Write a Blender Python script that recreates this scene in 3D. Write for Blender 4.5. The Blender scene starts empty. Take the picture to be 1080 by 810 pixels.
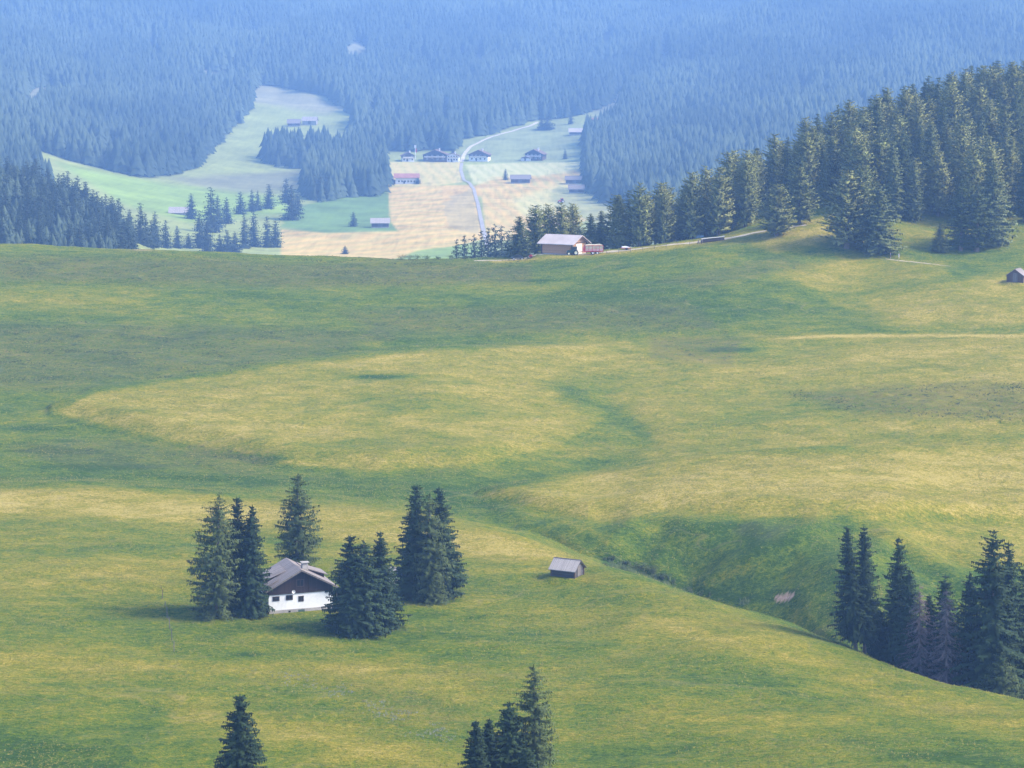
import bpy, math, random
import numpy as np
from mathutils import Vector, Matrix

random.seed(7)
rng = np.random.default_rng(11)
SC = bpy.context.scene
COL = SC.collection
R = math.radians

# ------------------------------------------------------------------ camera
F = 2339.0                      # focal length in pixels of a 1080 x 810 picture
PITCH = math.atan((405 - 100) / F)
CP, SP = math.cos(PITCH), math.sin(PITCH)
cam_d = bpy.data.cameras.new('camera')
cam_d.sensor_width = 36.0
cam_d.lens = 36.0 * F / 1080.0
cam_d.clip_start = 1.0
cam_d.clip_end = 9000.0
cam = bpy.data.objects.new('camera', cam_d)
COL.objects.link(cam)
cam.rotation_euler = (math.pi / 2 - PITCH, 0, 0)
SC.camera = cam


def P(u, v, Y):
    """point at depth Y seen at pixel u, v"""
    x = (u - 540) / F
    y = (405 - v) / F
    t = Y / (CP + y * SP)
    return (t * x, Y, t * (-SP + y * CP))


def proj(X, Y, Z):
    d = Y * CP - Z * SP
    up = Y * SP + Z * CP
    return 540 + F * X / d, 405 - F * up / d


# ------------------------------------------------------------------ small maths
def pchip(x, y, xq):
    x = np.asarray(x, float); y = np.asarray(y, float); xq = np.asarray(xq, float)
    h = np.diff(x); d = np.diff(y) / h
    m = np.zeros_like(y)
    w1 = 2 * h[1:] + h[:-1]; w2 = h[1:] + 2 * h[:-1]
    ok = d[:-1] * d[1:] > 0
    with np.errstate(divide='ignore', invalid='ignore'):
        hm = (w1 + w2) / (w1 / d[:-1] + w2 / d[1:])
    m[1:-1] = np.where(ok, hm, 0.0)
    m[0] = d[0]; m[-1] = d[-1]
    i = np.clip(np.searchsorted(x, xq) - 1, 0, len(x) - 2)
    t = np.clip((xq - x[i]) / h[i], 0, 1)
    a, b = y[i], y[i + 1]
    return ((2 * t ** 3 - 3 * t ** 2 + 1) * a + (t ** 3 - 2 * t ** 2 + t) * h[i] * m[i]
            + (-2 * t ** 3 + 3 * t ** 2) * b + (t ** 3 - t ** 2) * h[i] * m[i + 1])


def vnoise(x, y, seed=0):
    xi = np.floor(x).astype(np.int64); yi = np.floor(y).astype(np.int64)
    fx = x - xi; fy = y - yi
    fx = fx * fx * (3 - 2 * fx); fy = fy * fy * (3 - 2 * fy)

    def hsh(a, b):
        n = (a * 374761393 + b * 668265263 + seed * 1274126177) & 0x7fffffff
        n = ((n ^ (n >> 13)) * 1274126177) & 0x7fffffff
        return ((n ^ (n >> 16)) & 0xffff) / 65535.0
    a = hsh(xi, yi); b = hsh(xi + 1, yi); c = hsh(xi, yi + 1); d = hsh(xi + 1, yi + 1)
    return (a + (b - a) * fx) + ((c + (d - c) * fx) - (a + (b - a) * fx)) * fy


def fbm(x, y, seed=0, octv=4):
    s = 0; a = 0.5; tot = 0
    for o in range(octv):
        s = s + a * vnoise(x * 2 ** o + 17 * o, y * 2 ** o - 9 * o, seed + o); tot += a; a *= 0.55
    return s / tot


def sstep(a, b, x):
    t = np.clip((x - a) / (b - a), 0, 1)
    return t * t * (3 - 2 * t)


def poly_mask(u, v, poly, soft):
    """soft inside mask of a polygon"""
    poly = np.asarray(poly, float)
    inside = np.zeros(u.shape, bool)
    dist = np.full(u.shape, 1e9)
    n = len(poly)
    for i in range(n):
        x0, y0 = poly[i]; x1, y1 = poly[(i + 1) % n]
        if y0 != y1:
            c = ((y0 > v) != (y1 > v)) & (u < (x1 - x0) * (v - y0) / (y1 - y0) + x0)
            inside ^= c
        dx, dy = x1 - x0, y1 - y0
        t = np.clip(((u - x0) * dx + (v - y0) * dy) / (dx * dx + dy * dy + 1e-9), 0, 1)
        dist = np.minimum(dist, np.hypot(u - x0 - t * dx, v - y0 - t * dy))
    sd = np.where(inside, dist, -dist)
    return sstep(-soft, soft, sd)


def line_dist(u, v, pts):
    dist = np.full(u.shape, 1e9)
    for (x0, y0), (x1, y1) in zip(pts[:-1], pts[1:]):
        dx, dy = x1 - x0, y1 - y0
        t = np.clip(((u - x0) * dx + (v - y0) * dy) / (dx * dx + dy * dy + 1e-9), 0, 1)
        dist = np.minimum(dist, np.hypot(u - x0 - t * dx, v - y0 - t * dy))
    return dist


def blob(u, v, cu, cv, ru, rv, rot=0.0):
    c, s = math.cos(rot), math.sin(rot)
    a = ((u - cu) * c + (v - cv) * s) / ru
    b = (-(u - cu) * s + (v - cv) * c) / rv
    return np.exp(-(a * a + b * b))


# ------------------------------------------------------------------ terrain heights
# each line: points (u, v, Y) read along one contour of the land, nearest first
LINES = [
    [(-900, 1000, 200), (-150, 930, 200), (540, 930, 200), (1230, 930, 200), (2000, 980, 200)],
    [(-900, 830, 255), (-150, 810, 254), (200, 808, 256), (540, 812, 254), (900, 806, 252), (1230, 812, 248), (2000, 830, 240)],
    [(-900, 660, 325), (-150, 652, 326), (0, 650, 326), (300, 651, 331), (560, 655, 330), (760, 690, 305), (900, 735, 285), (1080, 768, 272), (1230, 790, 262), (2000, 850, 240)],
    [(-900, 540, 400), (-150, 512, 428), (0, 512, 430), (150, 516, 427), (300, 528, 418), (430, 541, 405), (520, 557, 390), (590, 584, 372), (660, 606, 353), (760, 640, 335), (820, 657, 327), (880, 681, 318), (930, 702, 308), (1000, 722, 298), (1080, 738, 290), (1230, 768, 278), (2000, 840, 255)],
    [(-900, 520, 420), (-150, 499, 446), (0, 500, 446), (150, 505, 444), (300, 513, 439), (430, 530, 430), (520, 549, 422), (560, 558, 416), (620, 585, 404), (700, 611, 402), (760, 634, 394), (850, 660, 376), (930, 715, 345), (1000, 745, 336), (1080, 775, 330), (1230, 805, 320), (2000, 880, 290)],
    [(-900, 480, 460), (-150, 474, 469), (0, 474, 470), (150, 482, 467), (300, 494, 460), (430, 506, 452), (540, 522, 440), (620, 553, 420), (700, 546, 416), (760, 547, 413), (850, 551, 410), (930, 562, 406), (1000, 580, 403), (1080, 604, 396), (1230, 650, 380), (2000, 720, 350)],
    [(-900, 436, 505), (-150, 436, 504), (0, 436, 505), (300, 437, 508), (540, 440, 504), (640, 446, 500), (700, 445, 500), (900, 437, 500), (1080, 430, 500), (1230, 428, 500), (2000, 420, 500)],
    [(-900, 345, 590), (-150, 348, 590), (0, 350, 590), (300, 354, 590), (540, 356, 588), (800, 354, 586), (1080, 352, 580), (1230, 350, 578), (2000, 330, 575)],
    [(-900, 295, 645), (-150, 298, 645), (0, 300, 645), (300, 304, 644), (540, 304, 643), (800, 292, 640), (900, 300, 636), (1000, 296, 632), (1080, 297, 630), (1230, 290, 630), (2000, 260, 630)],
    [(-900, 250, 700), (-150, 257, 700), (0, 259, 700), (100, 262, 700), (200, 266, 698), (330, 272, 696), (430, 275, 694), (540, 272, 692), (600, 268, 690), (680, 262, 690), (760, 252, 690), (830, 239, 694), (870, 236, 692), (930, 246, 684), (1000, 254, 680), (1080, 250, 680), (1230, 235, 680), (2000, 180, 690)],
    [(-900, 275, 770), (-150, 282, 770), (0, 284, 770), (300, 292, 770), (540, 290, 770), (620, 284, 765), (680, 268, 750), (760, 244, 735), (800, 218, 760), (850, 194, 790), (900, 168, 815), (960, 147, 850), (1020, 129, 880), (1080, 115, 900), (1230, 80, 960), (2000, 0, 980)],
    [(-900, 240, 1090), (-150, 262, 1100), (0, 268, 1100), (150, 284, 1100), (300, 296, 1100), (540, 296, 1100), (700, 300, 1100), (800, 280, 1100), (900, 250, 1100), (1080, 196, 1100), (1230, 170, 1100), (2000, 110, 1100)],
    [(-900, 120, 1260), (-150, 150, 1255), (0, 188, 1250), (60, 208, 1245), (100, 228, 1240), (140, 252, 1238), (180, 270, 1235), (250, 277, 1235), (300, 281, 1235), (540, 282, 1235), (700, 282, 1235), (900, 265, 1235), (1080, 225, 1235), (1230, 200, 1235), (2000, 130, 1235)],
    [(-900, 150, 1400), (-150, 200, 1400), (0, 228, 1400), (100, 243, 1400), (200, 257, 1400), (300, 265, 1400), (540, 266, 1400), (700, 262, 1400), (900, 240, 1400), (1080, 215, 1400), (1230, 195, 1400), (2000, 130, 1400)],
    [(-900, 120, 1690), (-150, 145, 1690), (0, 158, 1690), (60, 171, 1690), (120, 187, 1690), (180, 199, 1690), (250, 207, 1690), (350, 210, 1690), (540, 209, 1690), (640, 206, 1690), (760, 190, 1690), (900, 170, 1690), (1080, 150, 1690), (1230, 140, 1690), (2000, 90, 1690)],
    [(-900, 90, 1850), (-150, 118, 1850), (0, 130, 1850), (100, 152, 1850), (200, 172, 1850), (300, 182, 1850), (540, 182, 1850), (640, 176, 1850), (760, 156, 1850), (900, 134, 1850), (1080, 118, 1850), (2000, 60, 1850)],
    [(-900, 50, 2080), (-150, 75, 2080), (0, 88, 2080), (100, 108, 2080), (200, 128, 2080), (300, 140, 2080), (540, 140, 2080), (640, 132, 2080), (760, 112, 2080), (900, 92, 2080), (1080, 80, 2080), (2000, 30, 2080)],
    [(-900, 20, 2320), (-150, 36, 2320), (0, 48, 2320), (200, 75, 2320), (300, 88, 2320), (540, 95, 2320), (640, 90, 2320), (760, 70, 2320), (900, 50, 2320), (1080, 40, 2320), (2000, 5, 2320)],
    [(-900, -40, 3250), (-150, -28, 3250), (0, -18, 3250), (200, -4, 3250), (300, 4, 3250), (540, 8, 3250), (760, 0, 3250), (900, -10, 3250), (1080, -14, 3250), (2000, -40, 3250)],
    [(-900, -60, 3900), (-150, -52, 3900), (300, -40, 3900), (540, -38, 3900), (1080, -46, 3900), (2000, -60, 3900)],
]
def fm(Y):
    """the valley lies farther off than first paced out"""
    return Y if Y <= 1100 else 1100 + (min(Y, 2320) - 1100) * 1.8 + max(0, Y - 2320)
KN = []
for L in LINES:
    pts = np.array([P(a, b, fm(c)) for a, b, c in L])
    s = pts[:, 0] / pts[:, 1]
    KN.append((s, pts[:, 1], pts[:, 2]))

s_in = np.arange(-0.262, 0.2621, 0.0009)
s_out = np.linspace(0.262, 0.62, 34)[1:]
S = np.concatenate([-s_out[::-1], s_in, s_out])
YR = np.concatenate([np.arange(15, 240, 5.0), np.arange(240, 730, 0.6), np.arange(730, 1000, 3.0),
                     np.arange(1000, 3300, 5.0), np.arange(3300, 4871, 16.0)])
nS, nY = len(S), len(YR)
Zg = np.zeros((nY, nS))
kY = [pchip(k[0], k[1], np.clip(S, k[0][0], k[0][-1])) for k in KN]
kZ = [pchip(k[0], k[2], np.clip(S, k[0][0], k[0][-1])) for k in KN]
for j in range(nS):
    ys = [-40.0, 15.0, 90.0] + [a[j] for a in kY]
    zs = [-1.7, -14.0, -48.0] + [a[j] for a in kZ]
    w = float(sstep(0.0, 0.045, S[j]))       # the bank breaks over into the flat meadow
    ys.insert(9, kY[5][j] + 9.0)
    zs.insert(9, kZ[5][j] + w * 0.75 + (1 - w) * (kZ[6][j] - kZ[5][j]) * 9.0 / (kY[6][j] - kY[5][j]))
    w = float(sstep(0.02, 0.07, S[j]))       # crest of the near hill rolls over quickly
    ys.insert(7, kY[3][j] + 6.0)
    lin = (kZ[4][j] - kZ[3][j]) / (kY[4][j] - kY[3][j])
    zs.insert(7, kZ[3][j] + lin * 6.0 * (1 - .35 * w))
    Zg[:, j] = pchip(ys, zs, YR)
# rounding of the fold lines
def blur(A, n, axis):
    k = np.hanning(2 * n + 3)[1:-1]; k /= k.sum()
    Ap = np.pad(A, [(n, n) if a == axis else (0, 0) for a in (0, 1)], mode='edge')
    out = np.zeros_like(A)
    for i, w in enumerate(k):
        sl = [slice(None), slice(None)]; sl[axis] = slice(i, i + A.shape[axis])
        out += w * Ap[tuple(sl)]
    return out
Zg = blur(Zg, 6, 1)
i0, i1 = np.searchsorted(YR, 242), np.searchsorted(YR, 728)
Zb = blur(Zg[i0:i1], 5, 0)
Zg[i0 + 6:i1 - 6] = Zb[6:-6]
Yg, Sg = np.meshgrid(YR, S, indexing='ij')
Xg = Sg * Yg
U0, V0 = proj(Xg, Yg, Zg)
near = sstep(235, 260, Yg) * (1 - sstep(725, 760, Yg))
# hillocks of the middle meadow, read from their outlines
HILL_A = [(55, 433), (100, 413), (200, 400), (300, 386), (420, 373), (540, 366), (660, 362), (700, 372), (690, 410), (650, 428), (630, 448), (590, 470), (500, 490), (400, 497), (310, 490), (230, 474), (140, 455)]
HILL_B = [(505, 520), (600, 502), (720, 486), (860, 476), (1800, 466), (1800, 566), (900, 545), (700, 535), (620, 548), (560, 535)]
for HP, hh, sf in ((HILL_A, 3.2, 9), (HILL_B, 2.2, 6)):
    Zg += near * hh * poly_mask(U0, V0, HP, sf) * ((1 - sstep(430, 660, U0)) if HP is HILL_A else 1)
# the gully of the brook
BROOK_UV = [(540, 556), (585, 572), (630, 588), (670, 602), (700, 612), (730, 624), (765, 635), (800, 646), (850, 662), (930, 715), (1080, 777)]
bed = np.array(kY[4])[None, :]
inbed = sstep(-0.01, 0.03, Sg) * np.exp(-((Yg - bed - 1.5 * np.sin(Xg / 9.0)) / 2.6) ** 2)
Zg -= near * 1.5 * inbed
beyond = sstep(-3, 4, Yg - bed)
for ln, wd_, dp in (([(640, 432), (672, 452), (684, 468), (650, 485), (580, 500), (510, 512)], 18, 0.6), ([(-60, 500), (120, 500), (330, 515), (440, 528), (540, 552)], 8, 0.9), ([(300, 378), (420, 364), (560, 358), (760, 352)], 6, 0.7)):
    Zg -= near * dp * np.exp(-(line_dist(U0, V0, ln) / wd_) ** 2)
# gullied bank on the far side of the brook
bank = poly_mask(U0, V0, [(560, 560), (640, 545), (880, 548), (1080, 585), (1080, 720), (860, 660), (700, 612)], 16)
Zg += near * beyond * bank * 5.2 * (fbm(Xg / 13.0 + Yg / 22, Yg / 60.0, 5, 2) - 0.5)
for ln, wd_, hh in (([(862, 552), (835, 572), (795, 596), (742, 622)], 11, 2.6), ([(775, 556), (745, 585), (722, 606)], 14, -2.4), ([(835, 600), (812, 622)], 10, -1.2), ([(668, 553), (655, 570), (640, 588)], 9, 1.6), ([(700, 556), (684, 578), (676, 596)], 10, -1.5), ([(930, 575), (890, 610), (850, 640)], 13, 2.0)):
    Zg += near * beyond * bank * .62 * hh * np.exp(-(line_dist(U0, V0, ln) / (1.25 * wd_)) ** 2)
# rolling ground and tussocks
Zg += near * (1.7 * (fbm(Xg / 38, Yg / 22, 1, 3) - 0.5) + 0.75 * (fbm(Xg / 9, Yg / 5, 2, 3) - 0.5) + 0.26 * (fbm(Xg / 2.2, Yg / 1.4, 3, 3) - 0.5))
rough = poly_mask(U0, V0, [(820, 410), (1100, 400), (1100, 450), (900, 440)], 12) + poly_mask(U0, V0, [(0, 275), (560, 280), (560, 300), (0, 300)], 8) + 0.7 * poly_mask(U0, V0, [(420, 320), (760, 320), (800, 348), (420, 350)], 8)
Zg += near * np.clip(rough, 0, 1) * 0.9 * (fbm(Xg / 3.5, Yg / 3.0, 8, 3) - 0.5)
farw = sstep(1000, 1700, Yg)
Zg += farw * 5.0 * (fbm(Xg / 90, Yg / 90, 4, 3) - 0.5)
Zg += sstep(2950, 3400, Yg) * 60.0 * (np.abs(fbm(Xg / 230, Yg / 500, 6, 3) - 0.5) * 2 - .25)
# building platforms are levelled in place later through these
def level(u, v, rad, soft):
    g = ground_at(u, v)
    d = np.hypot(Xg - g[0], Yg - g[1])
    w = 1 - sstep(rad, rad + soft, d)
    Zg[:] = Zg * (1 - w) + g[2] * w


def height(X, Y):
    """bilinear ground height, arrays or scalars"""
    X = np.asarray(X, float); Y = np.asarray(Y, float)
    s = X / Y
    j = np.clip(np.searchsorted(S, s) - 1, 0, nS - 2)
    i = np.clip(np.searchsorted(YR, Y) - 1, 0, nY - 2)
    a = np.clip((s - S[j]) / (S[j + 1] - S[j]), 0, 1)
    b = np.clip((Y - YR[i]) / (YR[i + 1] - YR[i]), 0, 1)
    return ((Zg[i, j] * (1 - a) + Zg[i, j + 1] * a) * (1 - b) + (Zg[i + 1, j] * (1 - a) + Zg[i + 1, j + 1] * a) * b)


def ground_at(u, v, ymin=240.0, ymax=4820.0):
    """first ground point seen at pixel u, v"""
    Ys = np.concatenate([np.arange(ymin, max(ymin + 1, 740), 0.5), np.arange(max(740, ymin), ymax, 2.0)])
    x = (u - 540) / F; y = (405 - v) / F
    t = Ys / (CP + y * SP)
    X = t * x; Z = t * (-SP + y * CP)
    h = height(X, Ys)
    k = np.nonzero(Z <= h)[0]
    k = k[0] if len(k) else len(Ys) - 1
    return Vector((X[k], Ys[k], h[k]))


def ground_u(u, Y):
    """ground point in column u at depth Y, seen or hidden"""
    v = 300.0
    for _ in range(5):
        X = P(u, v, Y)[0]
        z = float(height(X, Y))
        v = proj(X, Y, z)[1]
    return Vector((X, Y, z))


for lv in ((318, 640, 9, 5), (598, 607, 2.5, 2), (594, 267.5, 8, 4), (1072, 297, 3.5, 3)):
    level(*lv)
U1, V1 = proj(Xg, Yg, Zg)

# ------------------------------------------------------------------ materials
def new_mat(name):
    m = bpy.data.materials.new(name); m.use_nodes = True
    nt = m.node_tree
    b = nt.nodes['Principled BSDF']
    return m, nt, b


def N(nt, typ, **kw):
    n = nt.nodes.new(typ)
    for k, v in kw.items():
        if k in n.inputs:
            n.inputs[k].default_value = v
        else:
            setattr(n, k, v)
    return n


def rgba(c):
    return (c[0], c[1], c[2], 1)


def ramp(nt, src, stops):
    r = nt.nodes.new('ShaderNodeValToRGB')
    el = r.color_ramp.elements
    while len(el) < len(stops):
        el.new(0.5)
    for e, (p, c) in zip(el, stops):
        e.position = p
        e.color = rgba(c) if not isinstance(c, (int, float)) else (c, c, c, 1)
    nt.links.new(src, r.inputs[0])
    return r


def mixc(nt, fac, a, b, mode='MIX'):
    m = nt.nodes.new('ShaderNodeMix'); m.data_type = 'RGBA'; m.blend_type = mode
    for s, val in ((0, fac), (6, a), (7, b)):
        if hasattr(val, 'is_output') or isinstance(val, bpy.types.NodeSocket):
            nt.links.new(val, m.inputs[s])
        else:
            m.inputs[s].default_value = val if s == 0 else rgba(val)
    return m.outputs[2]


def surf(name, c1, c2, scale=6.0, rough=0.75, bump=0.3, dist=0.02, stretch=(1, 1, 1), spec=0.3):
    """weathered surface: two tones broken up by noise"""
    m, nt, b = new_mat(name)
    tc = N(nt, 'ShaderNodeTexCoord')
    mp = N(nt, 'ShaderNodeMapping'); mp.inputs['Scale'].default_value = stretch
    nt.links.new(tc.outputs['Object'], mp.inputs[0])
    n1 = N(nt, 'ShaderNodeTexNoise', Scale=scale, Detail=5.0, Roughness=0.65)
    n2 = N(nt, 'ShaderNodeTexNoise', Scale=scale * 0.13, Detail=3.0)
    nt.links.new(mp.outputs[0], n1.inputs['Vector']); nt.links.new(tc.outputs['Object'], n2.inputs['Vector'])
    ad = N(nt, 'ShaderNodeMath', operation='ADD'); nt.links.new(n1.outputs[0], ad.inputs[0]); nt.links.new(n2.outputs[0], ad.inputs[1])
    r = ramp(nt, ad.outputs[0], [(0.75, c1), (1.0, c2)]) if False else None
    mr = N(nt, 'ShaderNodeMapRange'); mr.inputs[1].default_value = 0.72; mr.inputs[2].default_value = 1.28
    nt.links.new(ad.outputs[0], mr.inputs[0])
    nt.links.new(mixc(nt, mr.outputs[0], c1, c2), b.inputs['Base Color'])
    b.inputs['Roughness'].default_value = rough
    b.inputs['Specular IOR Level'].default_value = spec
    if bump:
        bp = N(nt, 'ShaderNodeBump', Strength=bump, Distance=dist)
        nt.links.new(n1.outputs[0], bp.inputs['Height']); nt.links.new(bp.outputs[0], b.inputs['Normal'])
    return m


def boards(name, c1, c2, width=0.22, axis='X', rough=0.8):
    """planks: seams every width metres along an object axis, each plank its own tone"""
    m, nt, b = new_mat(name)
    tc = N(nt, 'ShaderNodeTexCoord'); sx = N(nt, 'ShaderNodeSeparateXYZ')
    nt.links.new(tc.outputs['Object'], sx.inputs[0])
    dv = N(nt, 'ShaderNodeMath', operation='DIVIDE'); dv.inputs[1].default_value = width
    if axis == 'XY':
        a0 = N(nt, 'ShaderNodeMath', operation='ADD'); nt.links.new(sx.outputs['X'], a0.inputs[0]); nt.links.new(sx.outputs['Y'], a0.inputs[1])
        nt.links.new(a0.outputs[0], dv.inputs[0])
    else:
        nt.links.new(sx.outputs[axis], dv.inputs[0])
    fl = N(nt, 'ShaderNodeMath', operation='FLOOR'); nt.links.new(dv.outputs[0], fl.inputs[0])
    fr = N(nt, 'ShaderNodeMath', operation='FRACT'); nt.links.new(dv.outputs[0], fr.inputs[0])
    wn = N(nt, 'ShaderNodeTexWhiteNoise', noise_dimensions='1D'); nt.links.new(fl.outputs[0], wn.inputs['W'])
    mp = N(nt, 'ShaderNodeMapping'); mp.inputs['Scale'].default_value = (8, 8, 1.2) if axis != 'Z' else (1.2, 1.2, 8)
    nt.links.new(tc.outputs['Object'], mp.inputs[0])
    ns = N(nt, 'ShaderNodeTexNoise', Scale=2.0, Detail=5.0); nt.links.new(mp.outputs[0], ns.inputs['Vector'])
    av = N(nt, 'ShaderNodeMath', operation='ADD'); nt.links.new(wn.outputs['Value'], av.inputs[0]); nt.links.new(ns.outputs[0], av.inputs[1])
    hf = N(nt, 'ShaderNodeMath', operation='MULTIPLY'); hf.inputs[1].default_value = 0.5; nt.links.new(av.outputs[0], hf.inputs[0])
    base = mixc(nt, hf.outputs[0], c1, c2)
    seam = N(nt, 'ShaderNodeMath', operation='LESS_THAN'); seam.inputs[1].default_value = 0.1; nt.links.new(fr.outputs[0], seam.inputs[0])
    dark = tuple(0.25 * x for x in c1)
    nt.links.new(mixc(nt, seam.outputs[0], base, dark), b.inputs['Base Color'])
    b.inputs['Roughness'].default_value = rough; b.inputs['Specular IOR Level'].default_value = 0.25
    bp = N(nt, 'ShaderNodeBump', Strength=0.4, Distance=0.02)
    nt.links.new(ns.outputs[0], bp.inputs['Height']); nt.links.new(bp.outputs[0], b.inputs['Normal'])
    return m


def foliage(name, c1, c2, rough=0.75, transl=0.0):
    m, nt, b = new_mat(name)
    at = N(nt, 'ShaderNodeAttribute', attribute_name='tint')
    oi = N(nt, 'ShaderNodeObjectInfo')
    tc = N(nt, 'ShaderNodeTexCoord')
    ns = N(nt, 'ShaderNodeTexNoise', Scale=0.9, Detail=3.0); nt.links.new(tc.outputs['Object'], ns.inputs['Vector'])
    a = N(nt, 'ShaderNodeMath', operation='MULTIPLY_ADD'); a.inputs[1].default_value = 0.8
    nt.links.new(oi.outputs['Random'], a.inputs[0]); nt.links.new(at.outputs['Fac'], a.inputs[2])
    c = N(nt, 'ShaderNodeMath', operation='MULTIPLY_ADD'); c.inputs[1].default_value = 0.5
    nt.links.new(ns.outputs[0], c.inputs[0]); nt.links.new(a.outputs[0], c.inputs[2])
    mr = N(nt, 'ShaderNodeMapRange'); mr.inputs[1].default_value = 0.35; mr.inputs[2].default_value = 1.9
    nt.links.new(c.outputs[0], mr.inputs[0])
    nt.links.new(mixc(nt, mr.outputs[0], c1, c2), b.inputs['Base Color'])
    b.inputs['Roughness'].default_value = rough
    b.inputs['Specular IOR Level'].default_value = 0.15
    return m


M = {}
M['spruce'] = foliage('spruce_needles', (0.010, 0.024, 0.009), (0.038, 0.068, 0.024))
M['woodspruce'] = foliage('sun_toned_spruce_needles', (0.060, 0.090, 0.030), (0.165, 0.190, 0.066))  # lighter copy of the spruce needles, sunlight on the wood put into the colour
M['larch'] = foliage('larch_needles', (0.038, 0.064, 0.018), (0.105, 0.135, 0.042))
M['pine'] = foliage('stone_pine_needles', (0.120, 0.150, 0.036), (0.300, 0.300, 0.095))
M['far'] = foliage('distant_spruce_needles', (0.018, 0.034, 0.020), (0.066, 0.092, 0.050))
M['dead'] = foliage('bare_grey_twigs', (0.110, 0.084, 0.080), (0.240, 0.185, 0.170))
M['shrub'] = foliage('willow_leaves', (0.040, 0.070, 0.022), (0.100, 0.130, 0.045))
M['grassblade'] = foliage('grass_blades', (0.055, 0.105, 0.012), (0.300, 0.260, 0.060))
M['heath'] = foliage('dark_heath', (0.020, 0.036, 0.010), (0.060, 0.080, 0.024))
M['sedge'] = foliage('grey_green_sedge', (0.100, 0.125, 0.085), (0.210, 0.225, 0.165))
M['bark'] = surf('conifer_bark', (0.075, 0.055, 0.042), (0.190, 0.150, 0.120), 5, 0.9, 0.6, 0.05, (6, 6, 1))
M['plaster'] = surf('white_plaster', (0.82, 0.81, 0.80), (0.70, 0.69, 0.68), 3, 0.8, 0.15, 0.01)
M['stone'] = surf('rubble_stone', (0.24, 0.22, 0.20), (0.42, 0.39, 0.36), 5, 0.85, 0.7, 0.04)
M['shingle'] = boards('grey_shingles', (0.165, 0.138, 0.125), (0.31, 0.265, 0.24), 0.3, 'Y', 0.7)
M['greyshingle'] = boards('weathered_wood_shingles', (0.27, 0.235, 0.21), (0.44, 0.39, 0.35), 0.13, 'X', 0.8)
M['charwood'] = boards('blackened_old_logs', (0.045, 0.040, 0.040), (0.100, 0.088, 0.082), 0.22, 'Z')
M['oldwood'] = boards('weathered_grey_wood', (0.10, 0.085, 0.075), (0.22, 0.19, 0.17), 0.2, 'XY')
M['darkwood'] = boards('dark_brown_boards', (0.022, 0.013, 0.012), (0.050, 0.032, 0.028), 0.24, 'XY')
M['brownwood'] = boards('brown_boards', (0.075, 0.045, 0.030), (0.150, 0.095, 0.065), 0.3, 'XY')
M['freshwood'] = boards('orange_larch_boards', (0.36, 0.185, 0.090), (0.50, 0.275, 0.145), 0.25, 'Z')
M['paletin'] = surf('pale_metal_sheet', (0.36, 0.30, 0.275), (0.50, 0.43, 0.40), 1.5, 0.55, 0.1, 0.01, (1, 6, 1))
M['palewood'] = surf('sun_bleached_planks', (0.55, 0.50, 0.45), (0.72, 0.67, 0.62), 3, 0.7, 0.2, 0.01, (1, 8, 1))
M['brownroof'] = surf('brown_shingle_roof', (0.120, 0.072, 0.050), (0.215, 0.135, 0.095), 2, 0.8, 0.4, 0.03)
M['redroof'] = surf('red_tiles', (0.26, 0.10, 0.075), (0.40, 0.19, 0.15), 3, 0.8, 0.4, 0.03)
M['darkmetal'] = surf('dark_painted_metal', (0.022, 0.028, 0.030), (0.05, 0.06, 0.062), 4, 0.45, 0.05)
M['glass'] = surf('window_glass', (0.012, 0.014, 0.018), (0.030, 0.034, 0.042), 1, 0.08, 0.0, spec=0.6)
M['frame'] = surf('dark_window_frame', (0.045, 0.028, 0.022), (0.075, 0.050, 0.040), 8, 0.7, 0.1)
M['whiteframe'] = surf('white_paint', (0.78, 0.77, 0.75), (0.66, 0.65, 0.63), 8, 0.6, 0.1)
M['greenpaint'] = surf('green_paint', (0.040, 0.075, 0.060), (0.065, 0.105, 0.085), 6, 0.6, 0.1)
M['redpaint'] = surf('red_machine_paint', (0.50, 0.030, 0.040), (0.38, 0.028, 0.032), 4, 0.4, 0.05)
M['greenbody'] = surf('dark_green_machine_paint', (0.012, 0.035, 0.020), (0.020, 0.050, 0.028), 4, 0.4, 0.05)
M['cream'] = surf('cream_paint', (0.75, 0.72, 0.52), (0.62, 0.59, 0.42), 4, 0.5, 0.05)
M['rubber'] = surf('tyre_rubber', (0.018, 0.018, 0.018), (0.035, 0.034, 0.033), 9, 0.85, 0.3)
M['hay'] = surf('cut_hay', (0.40, 0.35, 0.22), (0.58, 0.53, 0.38), 7, 0.95, 0.8, 0.08)
M['gravel'] = surf('pale_gravel', (0.40, 0.36, 0.30), (0.56, 0.51, 0.44), 0.8, 0.95, 0.3, 0.03)
M['asphalt'] = surf('worn_grey_asphalt', (0.27, 0.245, 0.22), (0.36, 0.33, 0.30), 0.5, 0.9, 0.2, 0.02)
M['dirt'] = surf('trodden_earth', (0.30, 0.25, 0.16), (0.44, 0.38, 0.26), 0.9, 0.95, 0.3, 0.03)
#M['water'] = surf('dark_brook_water', (0.012, 0.016, 0.014), (0.025, 0.03, 0.026), 2, 0.08, 0.1, spec=0.5)
M['skin'] = surf('skin', (0.48, 0.31, 0.24), (0.55, 0.37, 0.29), 8, 0.6, 0.05)
M['whitecloth'] = surf('white_cloth', (0.80, 0.79, 0.78), (0.68, 0.67, 0.66), 6, 0.85, 0.2)
M['darkcloth'] = surf('dark_cloth', (0.025, 0.028, 0.040), (0.05, 0.052, 0.07), 6, 0.85, 0.2)
M['bluecloth'] = surf('blue_grey_cloth', (0.10, 0.13, 0.19), (0.16, 0.19, 0.25), 6, 0.85, 0.2)
M['hair'] = surf('brown_hair', (0.05, 0.03, 0.02), (0.09, 0.06, 0.04), 12, 0.6, 0.2)


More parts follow.
